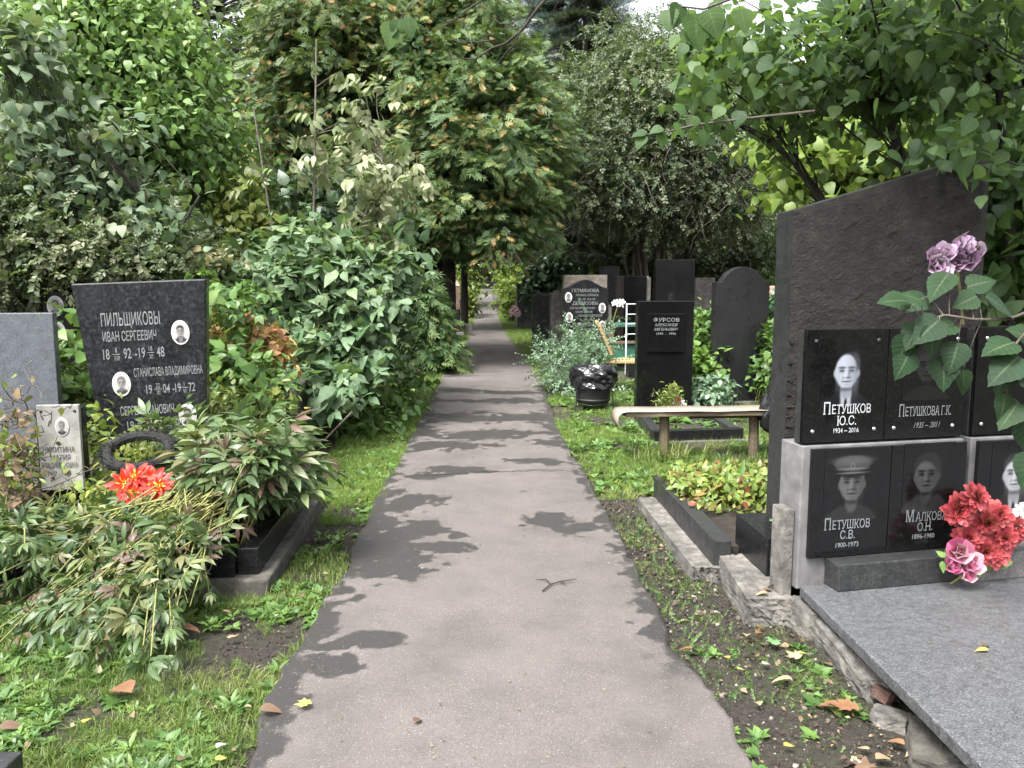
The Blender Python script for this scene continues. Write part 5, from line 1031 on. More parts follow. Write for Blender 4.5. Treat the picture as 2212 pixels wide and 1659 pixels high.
plant('leaf_screen', 'deep shade foliage and stems right of the rough stele', 'shrub', (3.1, 5.6, 0), [E(2185, 600, 4.6, 60, 330, .3), E(2180, 600, 5.2, 70, 330, .4), E(2190, 300, 5.4, 110, 260, .4), E(2130, 60, 5.6, 150, 100, .4), E(2230, 800, 5, 60, 200, .3)], 270, 13, .16, HEART, .12, L_LILACD, M_BARKD, [(((3.1 + .12 * k, 5.6 - .1 * k, 0), (3.05 + .1 * k, 5.6, 1.5), (3.0 + .15 * k, 5.6, 3.5)), .03, .015) for k in range(5)], .01, .7, .5, .35, leafpart='foliage', wood_='stems')
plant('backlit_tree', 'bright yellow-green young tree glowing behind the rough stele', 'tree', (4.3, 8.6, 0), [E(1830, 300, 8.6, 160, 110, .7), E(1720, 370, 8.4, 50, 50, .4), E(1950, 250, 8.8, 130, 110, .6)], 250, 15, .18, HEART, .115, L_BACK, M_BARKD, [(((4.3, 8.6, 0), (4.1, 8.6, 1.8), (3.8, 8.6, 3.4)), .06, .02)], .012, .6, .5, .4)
def near_branch(name, label, pts, leaves, size, r=.007, mat=None):
    """pts: the twig's course; leaves: (px, py, distance, direction in the picture in degrees, length factor)"""
    root = thing(name, label, 'branch', tuple(pts[0])); wd = FM(); P = np.array([np.array(p) for p in pts]); t = np.linspace(0, 1, len(P)); tt = np.linspace(0, 1, len(P) * 4)
    q = np.stack([np.interp(tt, t, P[:, k]) for k in range(3)], -1); wd.tube(q, r, r * .4, 6); fm = FM()
    for px, py, Y, a, s in leaves:
        p = np.array(D(px, py, Y)); yd = np.array([math.cos(R(a)), -.25 + rng.normal() * .12, math.sin(R(a))]); zd = np.array([rng.normal() * .3, -.75, .8 + rng.normal() * .25])
        fm.add(HEARTS, p[None], yd[None], zd[None], size * s, [rng.random()])
        n_ = q[np.argmin(np.linalg.norm(q - p, axis=1))]; wd.tube(np.array([n_, (n_ + p) / 2 + np.array([0, 0, .01]), p]), r * .35, r * .25, 5)
    fm.build('leaves', mat or L_NEAR, root, pts[0]); wd.build('twig', M_BARK, root, pts[0]); return root
Y0 = 3.05
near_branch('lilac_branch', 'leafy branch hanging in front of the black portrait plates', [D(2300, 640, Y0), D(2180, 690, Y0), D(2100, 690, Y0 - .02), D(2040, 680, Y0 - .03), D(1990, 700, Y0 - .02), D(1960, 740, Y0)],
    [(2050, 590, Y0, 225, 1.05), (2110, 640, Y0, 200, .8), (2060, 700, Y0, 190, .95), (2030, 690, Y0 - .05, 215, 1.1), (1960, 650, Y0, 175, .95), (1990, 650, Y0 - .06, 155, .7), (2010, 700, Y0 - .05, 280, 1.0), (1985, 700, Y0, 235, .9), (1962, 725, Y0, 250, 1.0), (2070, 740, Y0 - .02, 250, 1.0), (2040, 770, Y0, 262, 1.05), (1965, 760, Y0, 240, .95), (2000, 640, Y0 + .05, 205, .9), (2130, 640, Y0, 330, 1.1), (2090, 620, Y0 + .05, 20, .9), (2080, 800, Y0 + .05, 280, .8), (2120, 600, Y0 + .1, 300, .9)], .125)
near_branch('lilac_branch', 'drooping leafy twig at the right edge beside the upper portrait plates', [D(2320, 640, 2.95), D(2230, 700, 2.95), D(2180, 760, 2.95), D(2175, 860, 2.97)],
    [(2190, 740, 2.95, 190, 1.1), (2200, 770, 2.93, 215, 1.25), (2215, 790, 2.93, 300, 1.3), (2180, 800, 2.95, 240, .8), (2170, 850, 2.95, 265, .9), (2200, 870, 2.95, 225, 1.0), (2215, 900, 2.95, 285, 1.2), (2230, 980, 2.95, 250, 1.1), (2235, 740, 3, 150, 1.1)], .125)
near_branch('lilac_branch', 'bright leafy twig hanging into the top right over the round bush', [D(1700, -120, 3.6), D(1600, -10, 3.6), D(1520, 20, 3.6), D(1440, 10, 3.6)],
    [(1445, 20, 3.6, 265, .9), (1500, 30, 3.6, 280, 1.4), (1530, 20, 3.6, 290, 1.2), (1470, 10, 3.6, 255, 1.0), (1560, 40, 3.6, 240, .9), (1600, 20, 3.6, 280, 1.0), (1480, 60, 3.6, 300, .8)], .11, mat=L_NEARB)
near_branch('lilac_branch', 'small hanging leaf cluster at the top centre in front of the thujas', [D(930, -60, 3.4), D(885, 10, 3.4), D(862, 45, 3.4)],
    [(862, 45, 3.4, 255, .75), (855, 60, 3.4, 230, .6), (868, 42, 3.4, 310, .8), (850, 50, 3.4, 262, 1.1), (880, 40, 3.4, 285, .8)], .10, .003, L_NEARB)
near_branch('lilac_branch', 'low leafy spray reaching left over the round bush', [D(1760, 240, 4.2), D(1620, 255, 4.2), D(1500, 270, 4.2), D(1420, 290, 4.2), D(1390, 290, 4.2)],
    [(1395, 285, 4.2, 190, .8), (1390, 292, 4.2, 240, .9), (1430, 275, 4.2, 200, .8), (1430, 290, 4.2, 270, .8), (1460, 265, 4.2, 300, 1), (1500, 250, 4.2, 250, .9), (1480, 240, 4.2, 160, .8), (1530, 250, 4.2, 280, 1.0), (1560, 230, 4.2, 230, .9), (1520, 280, 4.2, 275, .9), (1600, 240, 4.2, 250, 1)], .09, mat=L_NEARB)
tb = thing('bare_branch', 'dark bare twigs crossing the sky at the top centre', 'branch', tuple(D(1250, -60, 6))); wd = FM()
for a, b_, r in (((1240, -60), (960, 130), .014), ((1180, -60), (1130, 60), .008), ((1090, -40), (940, 60), .009), ((1130, 60), (1060, 150), .006), ((1070, 85), (960, 80), .006), ((1290, -50), (1350, 60), .006), ((1330, 0), (1280, 140), .005), ((1020, 100), (1000, 40), .005), ((1110, 50), (1040, 20), .005), ((1230, -40), (1190, 30), .006)):
    p0, p1 = np.array(D(a[0], a[1], 6)), np.array(D(b_[0], b_[1], 6.2)); limb(wd, p0, p1, r, -.12, 9)
wd.build('twigs', M_BARKD, tb, tb.location)

# ------------------------------------------------------------------ right: small plants
plant('pale_shrub', 'pale blue-green round-leaved shrub growing beside the litter bin', 'shrub', (1.15, 11.0, 0), [E(1250, 785, 10.9, 65, 45, .4), E(1285, 730, 11, 35, 40, .3), E(1205, 770, 11, 40, 30, .3), E(1250, 835, 10.6, 50, 30, .3)], 100, 5, .10, TWIGC, .34, L_COTO, M_BARKD, (), .006, .1, .8, .35, leafpart='foliage', wood_='stems', upr=.35, zmin=.05)
li = thing('lily_bed', 'broad lily leaves and reddish low sedum growing in the granite kerb', 'plants', (1.6, 5.1, .15)); fm = FM()
N = 2600; P = np.stack([rng.uniform(1.14, 2.0, N), rng.uniform(4.78, 5.34, N), rng.uniform(.13, .31, N)], -1); P[:, 1] -= (rng.random(N) < .25) * .25
fm.add(OVATE, P, rng.normal(size=P.shape) + np.array([0, -.1, .25]), rng.normal(size=P.shape) * .4 + np.array([0, -.3, 1]), rng.uniform(.03, .06, N), np.clip(rng.random(N) * .9 + (rng.random(N) < .12) * .5, 0, 1)); fm.build('sedum', L_SEDUM, li, (1.6, 5.1, .15))
N = 60; P = np.stack([1.2 + .95 * rng.random(N) ** .6, rng.uniform(4.75, 5.25, N), np.full(N, .14)], -1); FM().add(leaf_tpl([0, .15, .4, .65, .85, 1], [.02, .07, .115, .10, .06, 0], .35, .4), P, rng.normal(size=P.shape) * .45 + np.array([0, -.05, .9]), rng.normal(size=P.shape) * .5 + np.array([0, -1, .3]), rng.uniform(.12, .24, N)).build('lily_leaves', L_LILY, li, (1.6, 5.1, .15))
plant('golden_plant', 'small yellow-green spiky plant at the foot of the ФУРСОВ headstone', 'plant', (1.85, 8.55, .06), [E(1447, 870, 8.5, 20, 18, .08), E(1450, 845, 8.5, 8, 14, .05)], 45, 10, .035, LANCE, .05, L_VINE, M_STEMG, (), .003, -.3, .6, .2, leafpart='foliage', wood_='stems', upr=.4)
def grass_plants(name, label, c, n, spread, size, mat, T=WEED, gz=0):
    root = thing(name, label, 'weeds', (c[0], c[1], gz)); P = np.stack([c[0] + rng.normal(size=n) * spread[0], c[1] + rng.normal(size=n) * spread[1], np.full(n, gz)], -1); fm = FM()
    for k in range(len(T)): m_ = np.arange(n) % len(T) == k; fm.add(T[k], P[m_], np.array([0, 0, 1]) + rng.normal(size=(m_.sum(), 3)) * .15, rng.normal(size=(m_.sum(), 3)), size * rng.uniform(.6, 1.3, m_.sum()))
    fm.build('leaves', mat, root, (c[0], c[1], gz)); return root
grass_plants('kerb_weeds', 'small green seedlings growing inside the low black kerb', (1.9, 8.2), 34, (.2, .22), .075, L_HERB, gz=.06)
grass_plants('dry_grass_tuft', 'tuft of long dry grass at the left leg of the plank bench', (1.5, 6.75), 40, (.10, .08), .16, L_GRASS, TUFT)
for lab, px, py, Y, rx, ry, m_, sz in (('rounded juniper-green shrub between the two big black headstones', 1518, 715, 11.2, 26, 45, L_HERB, .09), ('bright heart-leaved herb below the green shrub between black headstones', 1518, 800, 9.8, 28, 50, L_LILY, .10), ('bluish feathery herb at the foot of the round-topped headstone', 1535, 850, 9.4, 40, 30, L_COTO, .08), ('leafy herbs right of the round-topped headstone', 1672, 800, 9.5, 22, 80, L_HERB, .10), ('dark shrub right behind the round-topped headstone', 1680, 690, 12.2, 25, 50, L_IVY, .10)):
    plant('garden_herb', lab, 'plant', (D(px, py, Y).x, Y, 0), [E(px, py, Y, rx, ry, .25)], 75, 12, .07, OVATE, sz, m_, M_STEMG, (), .004, .25, .8, .4, leafpart='foliage', wood_='stems', zmin=.03)

# ------------------------------------------------------------------ the trees behind everything
for lab, x, Y, h, rx, n, m_, sz in (('dark broadleaf tree behind the bright lilac', -7.2, 17, 7.5, 3.2, 420, L_DARK, .17), ('tall dark tree at the far left', -13, 19, 8, 3.6, 420, L_DARK, .18), ('dark tree between lilac and rusty thuja', -6.3, 20, 10.5, 2.6, 520, L_DARK, .17),
        ('distant tree seen through the gap above the path', -2.5, 44, 10, 4.0, 300, L_DARK, .3), ('yellow-green tree beyond the spruce trunk', 4.5, 30, 7, 4, 360, L_BACKD, .26), ('sunny tree beyond the round bush', 9.5, 27, 6.5, 4, 360, L_BACKD, .25), ('green tree far right behind the stele', 12, 22, 7.5, 4, 360, L_BACKD, .22), ('dark tree right of the blue spruce', 12.5, 32, 10, 4.5, 260, L_BACKD, .28), ('dark tree closing the view left of the path end', -8, 45, 8, 4.5, 300, L_DARK, .32), ('green tree closing the view right of the path end', 7.5, 52, 7, 4.0, 300, L_VINE, .32)):
    lo = 1.0 if m_ is L_BACKD or Y > 39 else .3
    plant('broadleaf_tree', lab, 'tree', (x, Y, 0), [(np.array([x, Y, h * .62]), np.array([rx, rx * .8, h * .42])), (np.array([x + rx * .3, Y - .5, h * .3 + lo]), np.array([rx * .9, rx * .6, h * .28]))], n, 22, rx * .14, OVATE, sz, m_, M_BARKD, [(((x, Y, 0), (x + .2, Y, h * .4), (x - .1, Y, h * .8)), .16, .04)], .03, .35, .6, .45, mar=150)
# far wood: one leafy mass round the horizon
fm = FM(); N = 26000; a = rng.uniform(R(-52), R(56), N); dist = rng.uniform(34, 60, N); P = np.stack([np.sin(a) * dist, np.cos(a) * dist, rng.uniform(0, 1, N) ** 1.3 * (5.5 + 3.5 * np.abs(np.sin(a * 9))) * np.where(a < R(3), 1.35, .75)], -1)
P = P[(np.abs(P[:, 0] + .3 - 0) > 1.6) | (P[:, 1] > 77)]
N = len(P); fm.add(OVATE, P, rng.normal(size=(N, 3)) - np.array([0, 0, .4]), rng.normal(size=(N, 3)) * .6 + np.array([0, -.4, .5]), rng.uniform(.5, 1.0, N), fbm(P[:, 0] * .25, P[:, 2] * .4, 77) * .8 + rng.random(N) * .25)
tag(fm.build('distant_wood', L_DARK), 'dark mass of distant woodland closing the horizon', kind='stuff')
# ------------------------------------------------------------------ grass and ground herbs
def region(n, x0, x1, y0, y1, ok=None):
    x = rng.uniform(x0, x1, n); y = y0 + (y1 - y0) * rng.random(n); k = (x < path_l(y) + .02) | (x > path_r(y) - .02)
    k &= ~((x > -2.8) & (x < -1.03) & (y > 3.80) & (y < 5.5)) & ~((x > 1.33) & (y < 3.5)) & ~((x > 1.13) & (y > 3.42) & (y < 4.05)) & ~((x > 1.0) & (y > 4.0) & (y < 5.62)) & ~((x > 1.52) & (x < 2.32) & (y > 7.55) & (y < 9.0)) & ~((x > -2.4) & (x < -1.45) & (y > 6.5) & (y < 7.5))
    if ok is not None: k &= ok(x, y)
    return x[k], y[k]
def patch(f, th, s): return lambda x, y: fbm(x * f, y * f, s) + rng.random(len(x)) * .16 > th
gf = FM(); gb_ = FM(); wf_ = FM()
def grass(fm, x, y, size, lean=.25, tone=None):
    ch = rng.integers(0, 3, len(x))
    for k in range(3):
        m_ = ch == k; n = m_.sum(); P = np.stack([x[m_], y[m_], np.full(n, -.004)], -1)
        fm.add(TUFT[k], P, np.array([0, 0, 1]) + rng.normal(size=(n, 3)) * lean, rng.normal(size=(n, 3)), size * rng.uniform(.6, 1.4, n), np.clip(fbm(P[:, 0] * 2, P[:, 1] * 2, 9) * .9 + rng.normal(size=n) * .18, 0, 1))
def weeds(x, y, size):
    ch = rng.integers(0, 3, len(x))
    for k in range(3):
        m_ = ch == k; n = m_.sum(); P = np.stack([x[m_], y[m_], np.full(n, .004)], -1)
        wf_.add(WEED[k], P, np.array([0, 0, 1]) + rng.normal(size=(n, 3)) * .2, rng.normal(size=(n, 3)), size * rng.uniform(.5, 1.4, n))
grass(gf, *region(15000, -2.6, -.5, 1.9, 3.95, patch(3.2, .50, 61)), .042, .55); weeds(*region(3600, -2.6, -.55, 1.9, 3.95, patch(3, .52, 62)), .042)
grass(gb_, *region(9000, -1.35, -.55, 5.0, 9.6, patch(2.5, .46, 63)), .048, .5); weeds(*region(1300, -1.4, -.5, 3.9, 10, patch(3, .55, 64)), .045)
grass(gf, *region(900, -1.06, -.6, 3.6, 5.2, patch(3, .58, 65)), .05)
grass(gb_, *region(7000, -1.6, -.2, 9, 30), .08); grass(gb_, *region(4500, .3, 1.25, 11, 34, patch(1, .40, 66)), .08)
grass(gb_, *region(9500, .62, 1.9, 5.5, 11, patch(2.6, .52, 67)), .05, .5); grass(gf, *region(6000, 1.2, 3.2, 5.7, 12, patch(1.5, .45, 68)), .07); weeds(*region(2200, .7, 3.2, 5.6, 12, patch(2, .50, 69)), .06)
grass(gf, *region(2600, .72, 1.3, 1.9, 5.5, patch(5, .60, 70)), .03, .7); weeds(*region(520, .72, 1.3, 1.9, 3.2, patch(4, .60, 71)), .036)
x, y = region(1500, .75, 1.3, 2.2, 5.4, patch(3.2, .60, 72)); MOSS = twig_tpl(14, .16, 50); n = len(x)
wf_.add(MOSS, np.stack([x, y, np.full(n, .0)], -1), rng.normal(size=(n, 3)) + np.array([0, 0, .5]), rng.normal(size=(n, 3)) + np.array([0, 0, 1]), rng.uniform(.03, .07, n))
grass(gf, *region(2600, 3, 7, 6, 16), .10); grass(gf, *region(2600, -7, -1.6, 5.6, 14), .10)
tag(gf.build('grass', L_GRASS), 'short mixed grass and dry blades round the graves', kind='stuff')
tag(gb_.build('verge_grass', L_GRASSB), 'bright green grass verges along the path', kind='stuff')
tag(wf_.build('ground_weeds', L_HERB), 'low broad-leaved weeds and moss between the grass', kind='stuff')
# shreds of leaf litter, stones
lt = FM(); x, y = region(900, -2.4, 3, 1.9, 14); n = len(x)
lt.add(RHOMB, np.stack([x, y, np.full(n, .02)], -1), rng.normal(size=(n, 3)) * np.array([1, 1, .2]), rng.normal(size=(n, 3)) * .5 + np.array([0, 0, 1]), rng.uniform(.012, .03, n))
x = rng.uniform(-.7, .8, 330); y = 2 + 20 * rng.random(330) ** 1.4; lt.add(RHOMB, np.stack([x, y, np.full(330, PZ + .017)], -1), rng.normal(size=(330, 3)) * np.array([1, 1, .1]), rng.normal(size=(330, 3)) * .3 + np.array([0, 0, 1]), rng.uniform(.006, .018, 330))
x, y = region(900, .75, 1.40, 1.9, 5.4, patch(2.6, .60, 90)); n = len(x); lt.add(RHOMB, np.stack([x, y, np.full(n, .02)], -1), rng.normal(size=(n, 3)) * np.array([1, 1, .2]), rng.normal(size=(n, 3)) * .5 + np.array([0, 0, 1]), rng.uniform(.008, .022, n))
x, y = region(420, .72, 1.42, 1.9, 5.3, patch(3.4, .60, 91)); n = len(x); lt.add(OVATE, np.stack([x, y, np.full(n, .015)], -1), rng.normal(size=(n, 3)) * np.array([1, 1, .15]), rng.normal(size=(n, 3)) * .5 + np.array([0, 0, 1]), rng.uniform(.018, .042, n), rng.random(n) ** 1.6)
x, y = region(260, -2.4, -.6, 1.9, 9); n = len(x); lt.add(OVATE, np.stack([x, y, np.full(n, .03)], -1), rng.normal(size=(n, 3)) * np.array([1, 1, .3]), rng.normal(size=(n, 3)) * .5 + np.array([0, 0, 1]), rng.uniform(.02, .045, n))
cr = FM(); OCT = Tpl().add([(1, 0, 0), (-1, .1, 0), (0, 1, .1), (.1, -1, 0), (0, 0, .8), (0, 0, -.8)], [0] * 6, [0] * 6, [[0, 2, 4], [2, 1, 4], [1, 3, 4], [3, 0, 4], [2, 0, 5], [1, 2, 5], [3, 1, 5], [0, 3, 5]])
x, y = region(7500, .66, 1.42, 1.8, 5.5); n = len(x); cr.add(OCT, np.stack([x, y, np.full(n, .006)], -1), rng.normal(size=(n, 3)), rng.normal(size=(n, 3)), rng.uniform(.002, .009, n) * (.6 + rng.random(n) ** 6 * 1.6), rng.random(n) ** 3)
x, y = region(3000, -1.1, -.5, 2, 6); n = len(x); cr.add(OCT, np.stack([x, y, np.full(n, .005)], -1), rng.normal(size=(n, 3)), rng.normal(size=(n, 3)), rng.uniform(.002, .007, n), rng.random(n) ** 3)
L_CRUMB = leafmat('soil_crumb', [(.018, .013, .010), (.045, .036, .027), (.10, .083, .064), (.2, .18, .155)], 0, .95)
tag(cr.build('soil_crumbs', L_CRUMB, smooth=False), 'crumbs of dark soil and grit along the path edges', kind='stuff')
L_LITTER = leafmat('leaf_litter', [(.05, .032, .02), (.10, .065, .04), (.18, .125, .07), (.27, .22, .13)], .2, .7)
tag(lt.build('leaf_litter', L_LITTER), 'tiny shreds of dry leaf scattered on path and soil', kind='stuff')

# ------------------------------------------------------------------ fallen leaves, one object each
MAPLE = Tpl(); pts = [(0, 0), (.30, .05), (.22, .2), (.5, .33), (.36, .42), (.42, .68), (.2, .58), (0, 1), (-.2, .58), (-.42, .68), (-.36, .42), (-.5, .33), (-.22, .2), (-.30, .05)]
MAPLE.add([(0, .35, 0)] + [(x_, y_, .14 * abs(x_) + .05 * math.sin(y_ * 7)) for x_, y_ in pts], [.4] + [p[1] for p in pts], [0] + [1] * 14, [[0, i + 1, (i + 1) % 14 + 1] for i in range(14)])
CURL = leaf_tpl([0, .12, .3, .5, .7, .88, 1], [0, .2, .30, .32, .26, .14, 0], .6, .35)
F_YEL = leafmat('fallen_yellow_leaf', [(.42, .33, .06), (.48, .40, .10)], .25, .6, vein=.15); F_TAN = leafmat('fallen_tan_leaf', [(.26, .18, .105), (.34, .25, .16)], .2, .65, vein=.1)
F_BRN = leafmat('fallen_brown_leaf', [(.085, .05, .03), (.14, .085, .055)], .15, .6, vein=.1); F_ORG = leafmat('fallen_rust_leaf', [(.17, .08, .04), (.25, .13, .065)], .2, .6, vein=.1); F_GRN = leafmat('fallen_green_leaf', [(.11, .22, .09), (.14, .25, .10)], .25, .5, vein=.2); F_WHT = leafmat('fallen_pale_leaf', [(.36, .35, .30), (.42, .40, .35)], .2, .6, vein=.1)
GRP = 'fallen leaves'
def fallen(px, py, z, T, mat, size, lab, ang=None):
    size *= .62; c = G(px, py, z); a = rng.uniform(0, 6.28) if ang is None else R(ang); fm = FM()
    fm.add(T, np.array([[-math.cos(a) * size / 2, -math.sin(a) * size / 2, .006]]), np.array([[math.cos(a), math.sin(a), .06]]), np.array([[rng.normal() * .12, rng.normal() * .12, 1]]), size)
    o = fm.build('fallen_leaf', mat); o.location = c; tag(o, lab, 'fallen leaf', GRP); return o
PT = PZ + .016
for a in ((653, 1525, PT, MAPLE, F_YEL, .10, 'yellow maple leaf lying on the left edge of the path', 200), (585, 1535, PT, CURL, F_BRN, .12, 'brown curled leaf beside the yellow maple leaf at the path edge', 10), (902, 1558, PT, CURL, F_BRN, .065, 'small brown curled leaf alone on the pale path', 60),
          (257, 1490, .05, CURL, F_ORG, .22, 'long rust-brown dead leaf lying in the front left grass', 150), (403, 1358, .06, CURL, F_ORG, .17, 'curled rust leaf in the grass below the peony heap', 12), (190, 1556, .03, OVATE, F_YEL, .08, 'orange-yellow oval leaf in the front left grass', 80), (480, 1612, .03, CURL, F_WHT, .075, 'whitish curled leaf near the lower left path edge', 60),
          (478, 1640, .03, OVATE, F_YEL, .06, 'small yellow leaf right below the whitish one', 30), (25, 1572, .03, CURL, F_BRN, .12, 'dull brown leaf at the left margin of the front grass', 20), (490, 1322, .03, OVATE, F_TAN, .07, 'tan leaf on the soil beside the kerb corner', 0), (505, 1378, .03, MAPLE, F_TAN, .08, 'pale tan leaf in grass near the rust leaf', 40),
          (1667, 1388, .03, MAPLE, F_GRN, .12, 'green fallen leaf on the soil before the concrete blocks', 100), (1613, 1372, .03, CURL, F_TAN, .085, 'tan curled leaf touching the green fallen one', 70), (1640, 1368, .03, CURL, F_ORG, .075, 'orange-brown leaf just above the green fallen one', 30), (1712, 1418, .03, MAPLE, F_TAN, .11, 'large tan leaf right of the green fallen one', 120), (1735, 1412, .03, OVATE, F_YEL, .07, 'yellow-green leaf at the tip of the large tan one', 20),
          (1690, 1470, .03, CURL, F_TAN, .12, 'folded tan leaf lying on bare soil before the big rubble', 160), (1655, 1435, .03, OVATE, F_WHT, .06, 'pale beige leaf above the folded tan one', 10), (1570, 1420, .03, OVATE, F_YEL, .06, 'small yellow leaf on the mossy strip by the path', 95), (1480, 1404, PT - .01, CURL, F_ORG, .09, 'narrow rust leaf on the right edge of the path', 160), (1820, 1530, .03, MAPLE, F_ORG, .17, 'big crumpled rust leaf in front of the rubble', 160), (1790, 1525, .03, CURL, F_ORG, .12, 'rust leaf fragment left of the big crumpled one', 140),
          (1637, 1520, .03, CURL, F_TAN, .075, 'tan upright leaf in the right weed strip', 90), (1705, 1612, .03, OVATE, F_YEL, .065, 'yellow oval leaf in the lower right weeds', 10), (1866, 1655, .03, MAPLE, F_BRN, .13, 'dark brown leaf at the lower edge beside the slab hollow', 60), (1910, 1640, .03, CURL, F_TAN, .10, 'pale tan leaf near the slab hollow', 15), (1935, 1605, .03, CURL, F_ORG, .09, 'orange leaf in front of the low grey rubble', 130), (1850, 1645, .03, OVATE, F_WHT, .085, 'cream leaf left of the dark brown one', 60), (1865, 1618, .03, OVATE, F_TAN, .06, 'small tan leaf beneath the rust leaf', 140), (1965, 1630, .03, OVATE, F_TAN, .06, 'small beige leaf before the low grey rubble', 200),
          (1500, 1290, .03, OVATE, F_WHT, .05, 'pale leaf on the soil beside the concrete strip', 30), (1550, 1325, .03, CURL, F_WHT, .055, 'pale curled leaf below the front concrete block', 10), (1505, 1328, .03, OVATE, F_TAN, .045, 'small tan leaf on the right path border', 50), (1600, 1447, .03, OVATE, F_YEL, .045, 'tiny yellow leaf in the right weed strip', 0),
          (1645, 1284, .13, CURL, F_TAN, .09, 'light tan leaf on the whitish concrete block', 170), (1655, 1275, .13, CURL, F_BRN, .08, 'brown leaf on the whitish concrete block by the plinth', 170), (2120, 1405, .186, OVATE, F_YEL, .075, 'yellow leaf on the granite slab', 170), (2128, 1396, .186, CURL, F_BRN, .06, 'dark leaf beside the yellow one on the slab', 10), (2010, 1388, .186, RHOMB, F_BRN, .03, 'small dark fleck on the granite slab', 10), (1672, 1127, .315, OVATE, F_GRN, .08, 'pale green leaf on the black plinth', 5),
          (705, 1240, .03, OVATE, F_TAN, .05, 'small tan leaf on the black soil by the kerb', 20), (600, 1330, .03, OVATE, F_WHT, .05, 'pale leaf in the grass at the kerb corner', 60), (560, 1235, .03, MAPLE, F_YEL, .07, 'yellow leaf in the weeds below the kerb', 60), (770, 1100, .03, OVATE, F_YEL, .06, 'yellow leaf on the left verge by the wet path edge', 120), (800, 1085, .03, OVATE, F_YEL, .06, 'pale yellow leaf on the left verge edge', 90), (850, 950, .03, OVATE, F_WHT, .06, 'pale leaf on the left verge above the crack', 90), (830, 1060, .03, OVATE, F_YEL, .05, 'small yellow leaf above the other verge leaves', 90)):
    fallen(*a)
def twig(label, pts, r, z):
    root = MB(); 
    for p in pts: root.tube([G(x_, y_, z) for x_, y_ in p], [r] + [r * .8] * (len(p) - 2) + [r * .4], 6)
    return tag(root.build('fallen_twig', M_BARKD), label, 'twig')
twig('thin forked twig lying on the pale path', [[(1172, 1276), (1190, 1262), (1210, 1256), (1245, 1251)], [(1190, 1262), (1180, 1252), (1158, 1252)], [(1210, 1256), (1222, 1262)]], .004, PT + .006)
twig('bare stick on the concrete block beside the black plinth', [[(1660, 1268), (1695, 1250)]], .004, .15)
# a dry stalk leaning out over the grass
tag(MB().tube([D(702, 950, 6.9), D(760, 890, 6.9)], .008, 6).build('dry_stalk', M_TWIG), 'pale dry stalk leaning out of the thicket over the grass', 'stalk')
tag(MB().tube([D(628, 890, 6.7), D(642, 800, 6.9)], .010, 6).build('dry_stalk', M_TWIG), 'upright pale stalk at the corner of the stone grave box', 'stalk')

# ------------------------------------------------------------------ artificial flowers
def petal_flower(name, parent, c, n, rad, mat, rows=3, petals=9, tilt0=10, tilt1=70, T=None, cup=.3):
    """layered bloom facing along n"""
    T = T or leaf_tpl([0, .2, .5, .8, .95, 1], [.05, .16, .26, .24, .12, 0], cup, .25); n = unit(np.array(n, float)); a0 = unit(np.cross(n, [.1, .2, 1])); b0 = np.cross(n, a0); fm = FM()
    for r_ in range(rows):
        f = r_ / max(1, rows - 1); k = petals - r_ * (petals // (rows + 2)); s = rad * (1 - .45 * f); ti = R(tilt0 + (tilt1 - tilt0) * f)
        a = np.arange(k) * 2 * math.pi / k + r_ * .5 + rng.normal(size=k) * .12; d = np.cos(a)[:, None] * a0 + np.sin(a)[:, None] * b0
        yd = d * math.cos(ti) + n * math.sin(ti) + rng.normal(size=(k, 3)) * .1; zd = n * math.cos(ti) - d * math.sin(ti) + rng.normal(size=(k, 3)) * .1
        fm.add(T, np.array(c)[None] + n * .004 * r_ + d * .004, yd, zd, s * rng.uniform(.85, 1.1, k))
    return fm.build(name, mat, parent)
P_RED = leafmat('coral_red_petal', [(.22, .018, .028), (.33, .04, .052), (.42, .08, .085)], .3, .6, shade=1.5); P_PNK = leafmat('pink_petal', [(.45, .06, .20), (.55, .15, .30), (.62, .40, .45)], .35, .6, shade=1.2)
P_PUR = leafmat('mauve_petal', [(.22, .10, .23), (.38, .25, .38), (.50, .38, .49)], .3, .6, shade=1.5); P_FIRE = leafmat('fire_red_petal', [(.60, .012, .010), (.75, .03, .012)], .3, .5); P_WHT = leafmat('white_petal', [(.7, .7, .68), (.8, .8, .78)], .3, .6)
P_LEAF = leafmat('bouquet_leaf', [(.10, .20, .05), (.18, .28, .08)], .3, .5); M_YC = plain('yellow_flower_centre', (.7, .35, .03), .7, scale=80)
rb = thing('red_bouquet', 'bouquet of coral red artificial blooms leaning on the portrait plates', 'bouquet', cwp(.62, -.1, .12)); O = np.array(cwp(0, 0, 0)); rb.location = (0, 0, 0)
for px, py in ((2105, 1075), (2068, 1108), (2155, 1112), (2092, 1165), (2168, 1162), (2130, 1125), (2195, 1140), (2125, 1190), (2070, 1095), (2150, 1195)):
    c = D(px, py, 3.44 + rng.normal() * .02); petal_flower('flower', rb, c, (rng.normal() * .3 - .05, -1, .35 + rng.normal() * .25), .064, P_RED, 5, 12, 8, 82, cup=.45)
fm = FM()
for px, py in ((2140, 1215), (2155, 1222), (2060, 1190), (2120, 1232)): fm.add(OVATE, np.array(D(px, py, 3.43))[None], rng.normal(size=(1, 3)) + np.array([0, 0, -.4]), np.array([[0, -1, .5]]), .06)
fm.build('leaves', P_LEAF, rb)
MB().tube([D(2130, 1130, 3.48), D(2128, 1190, 3.48), cwp(.70, -.05, .125)], .006, 6).build('stem', M_STEMG, rb)
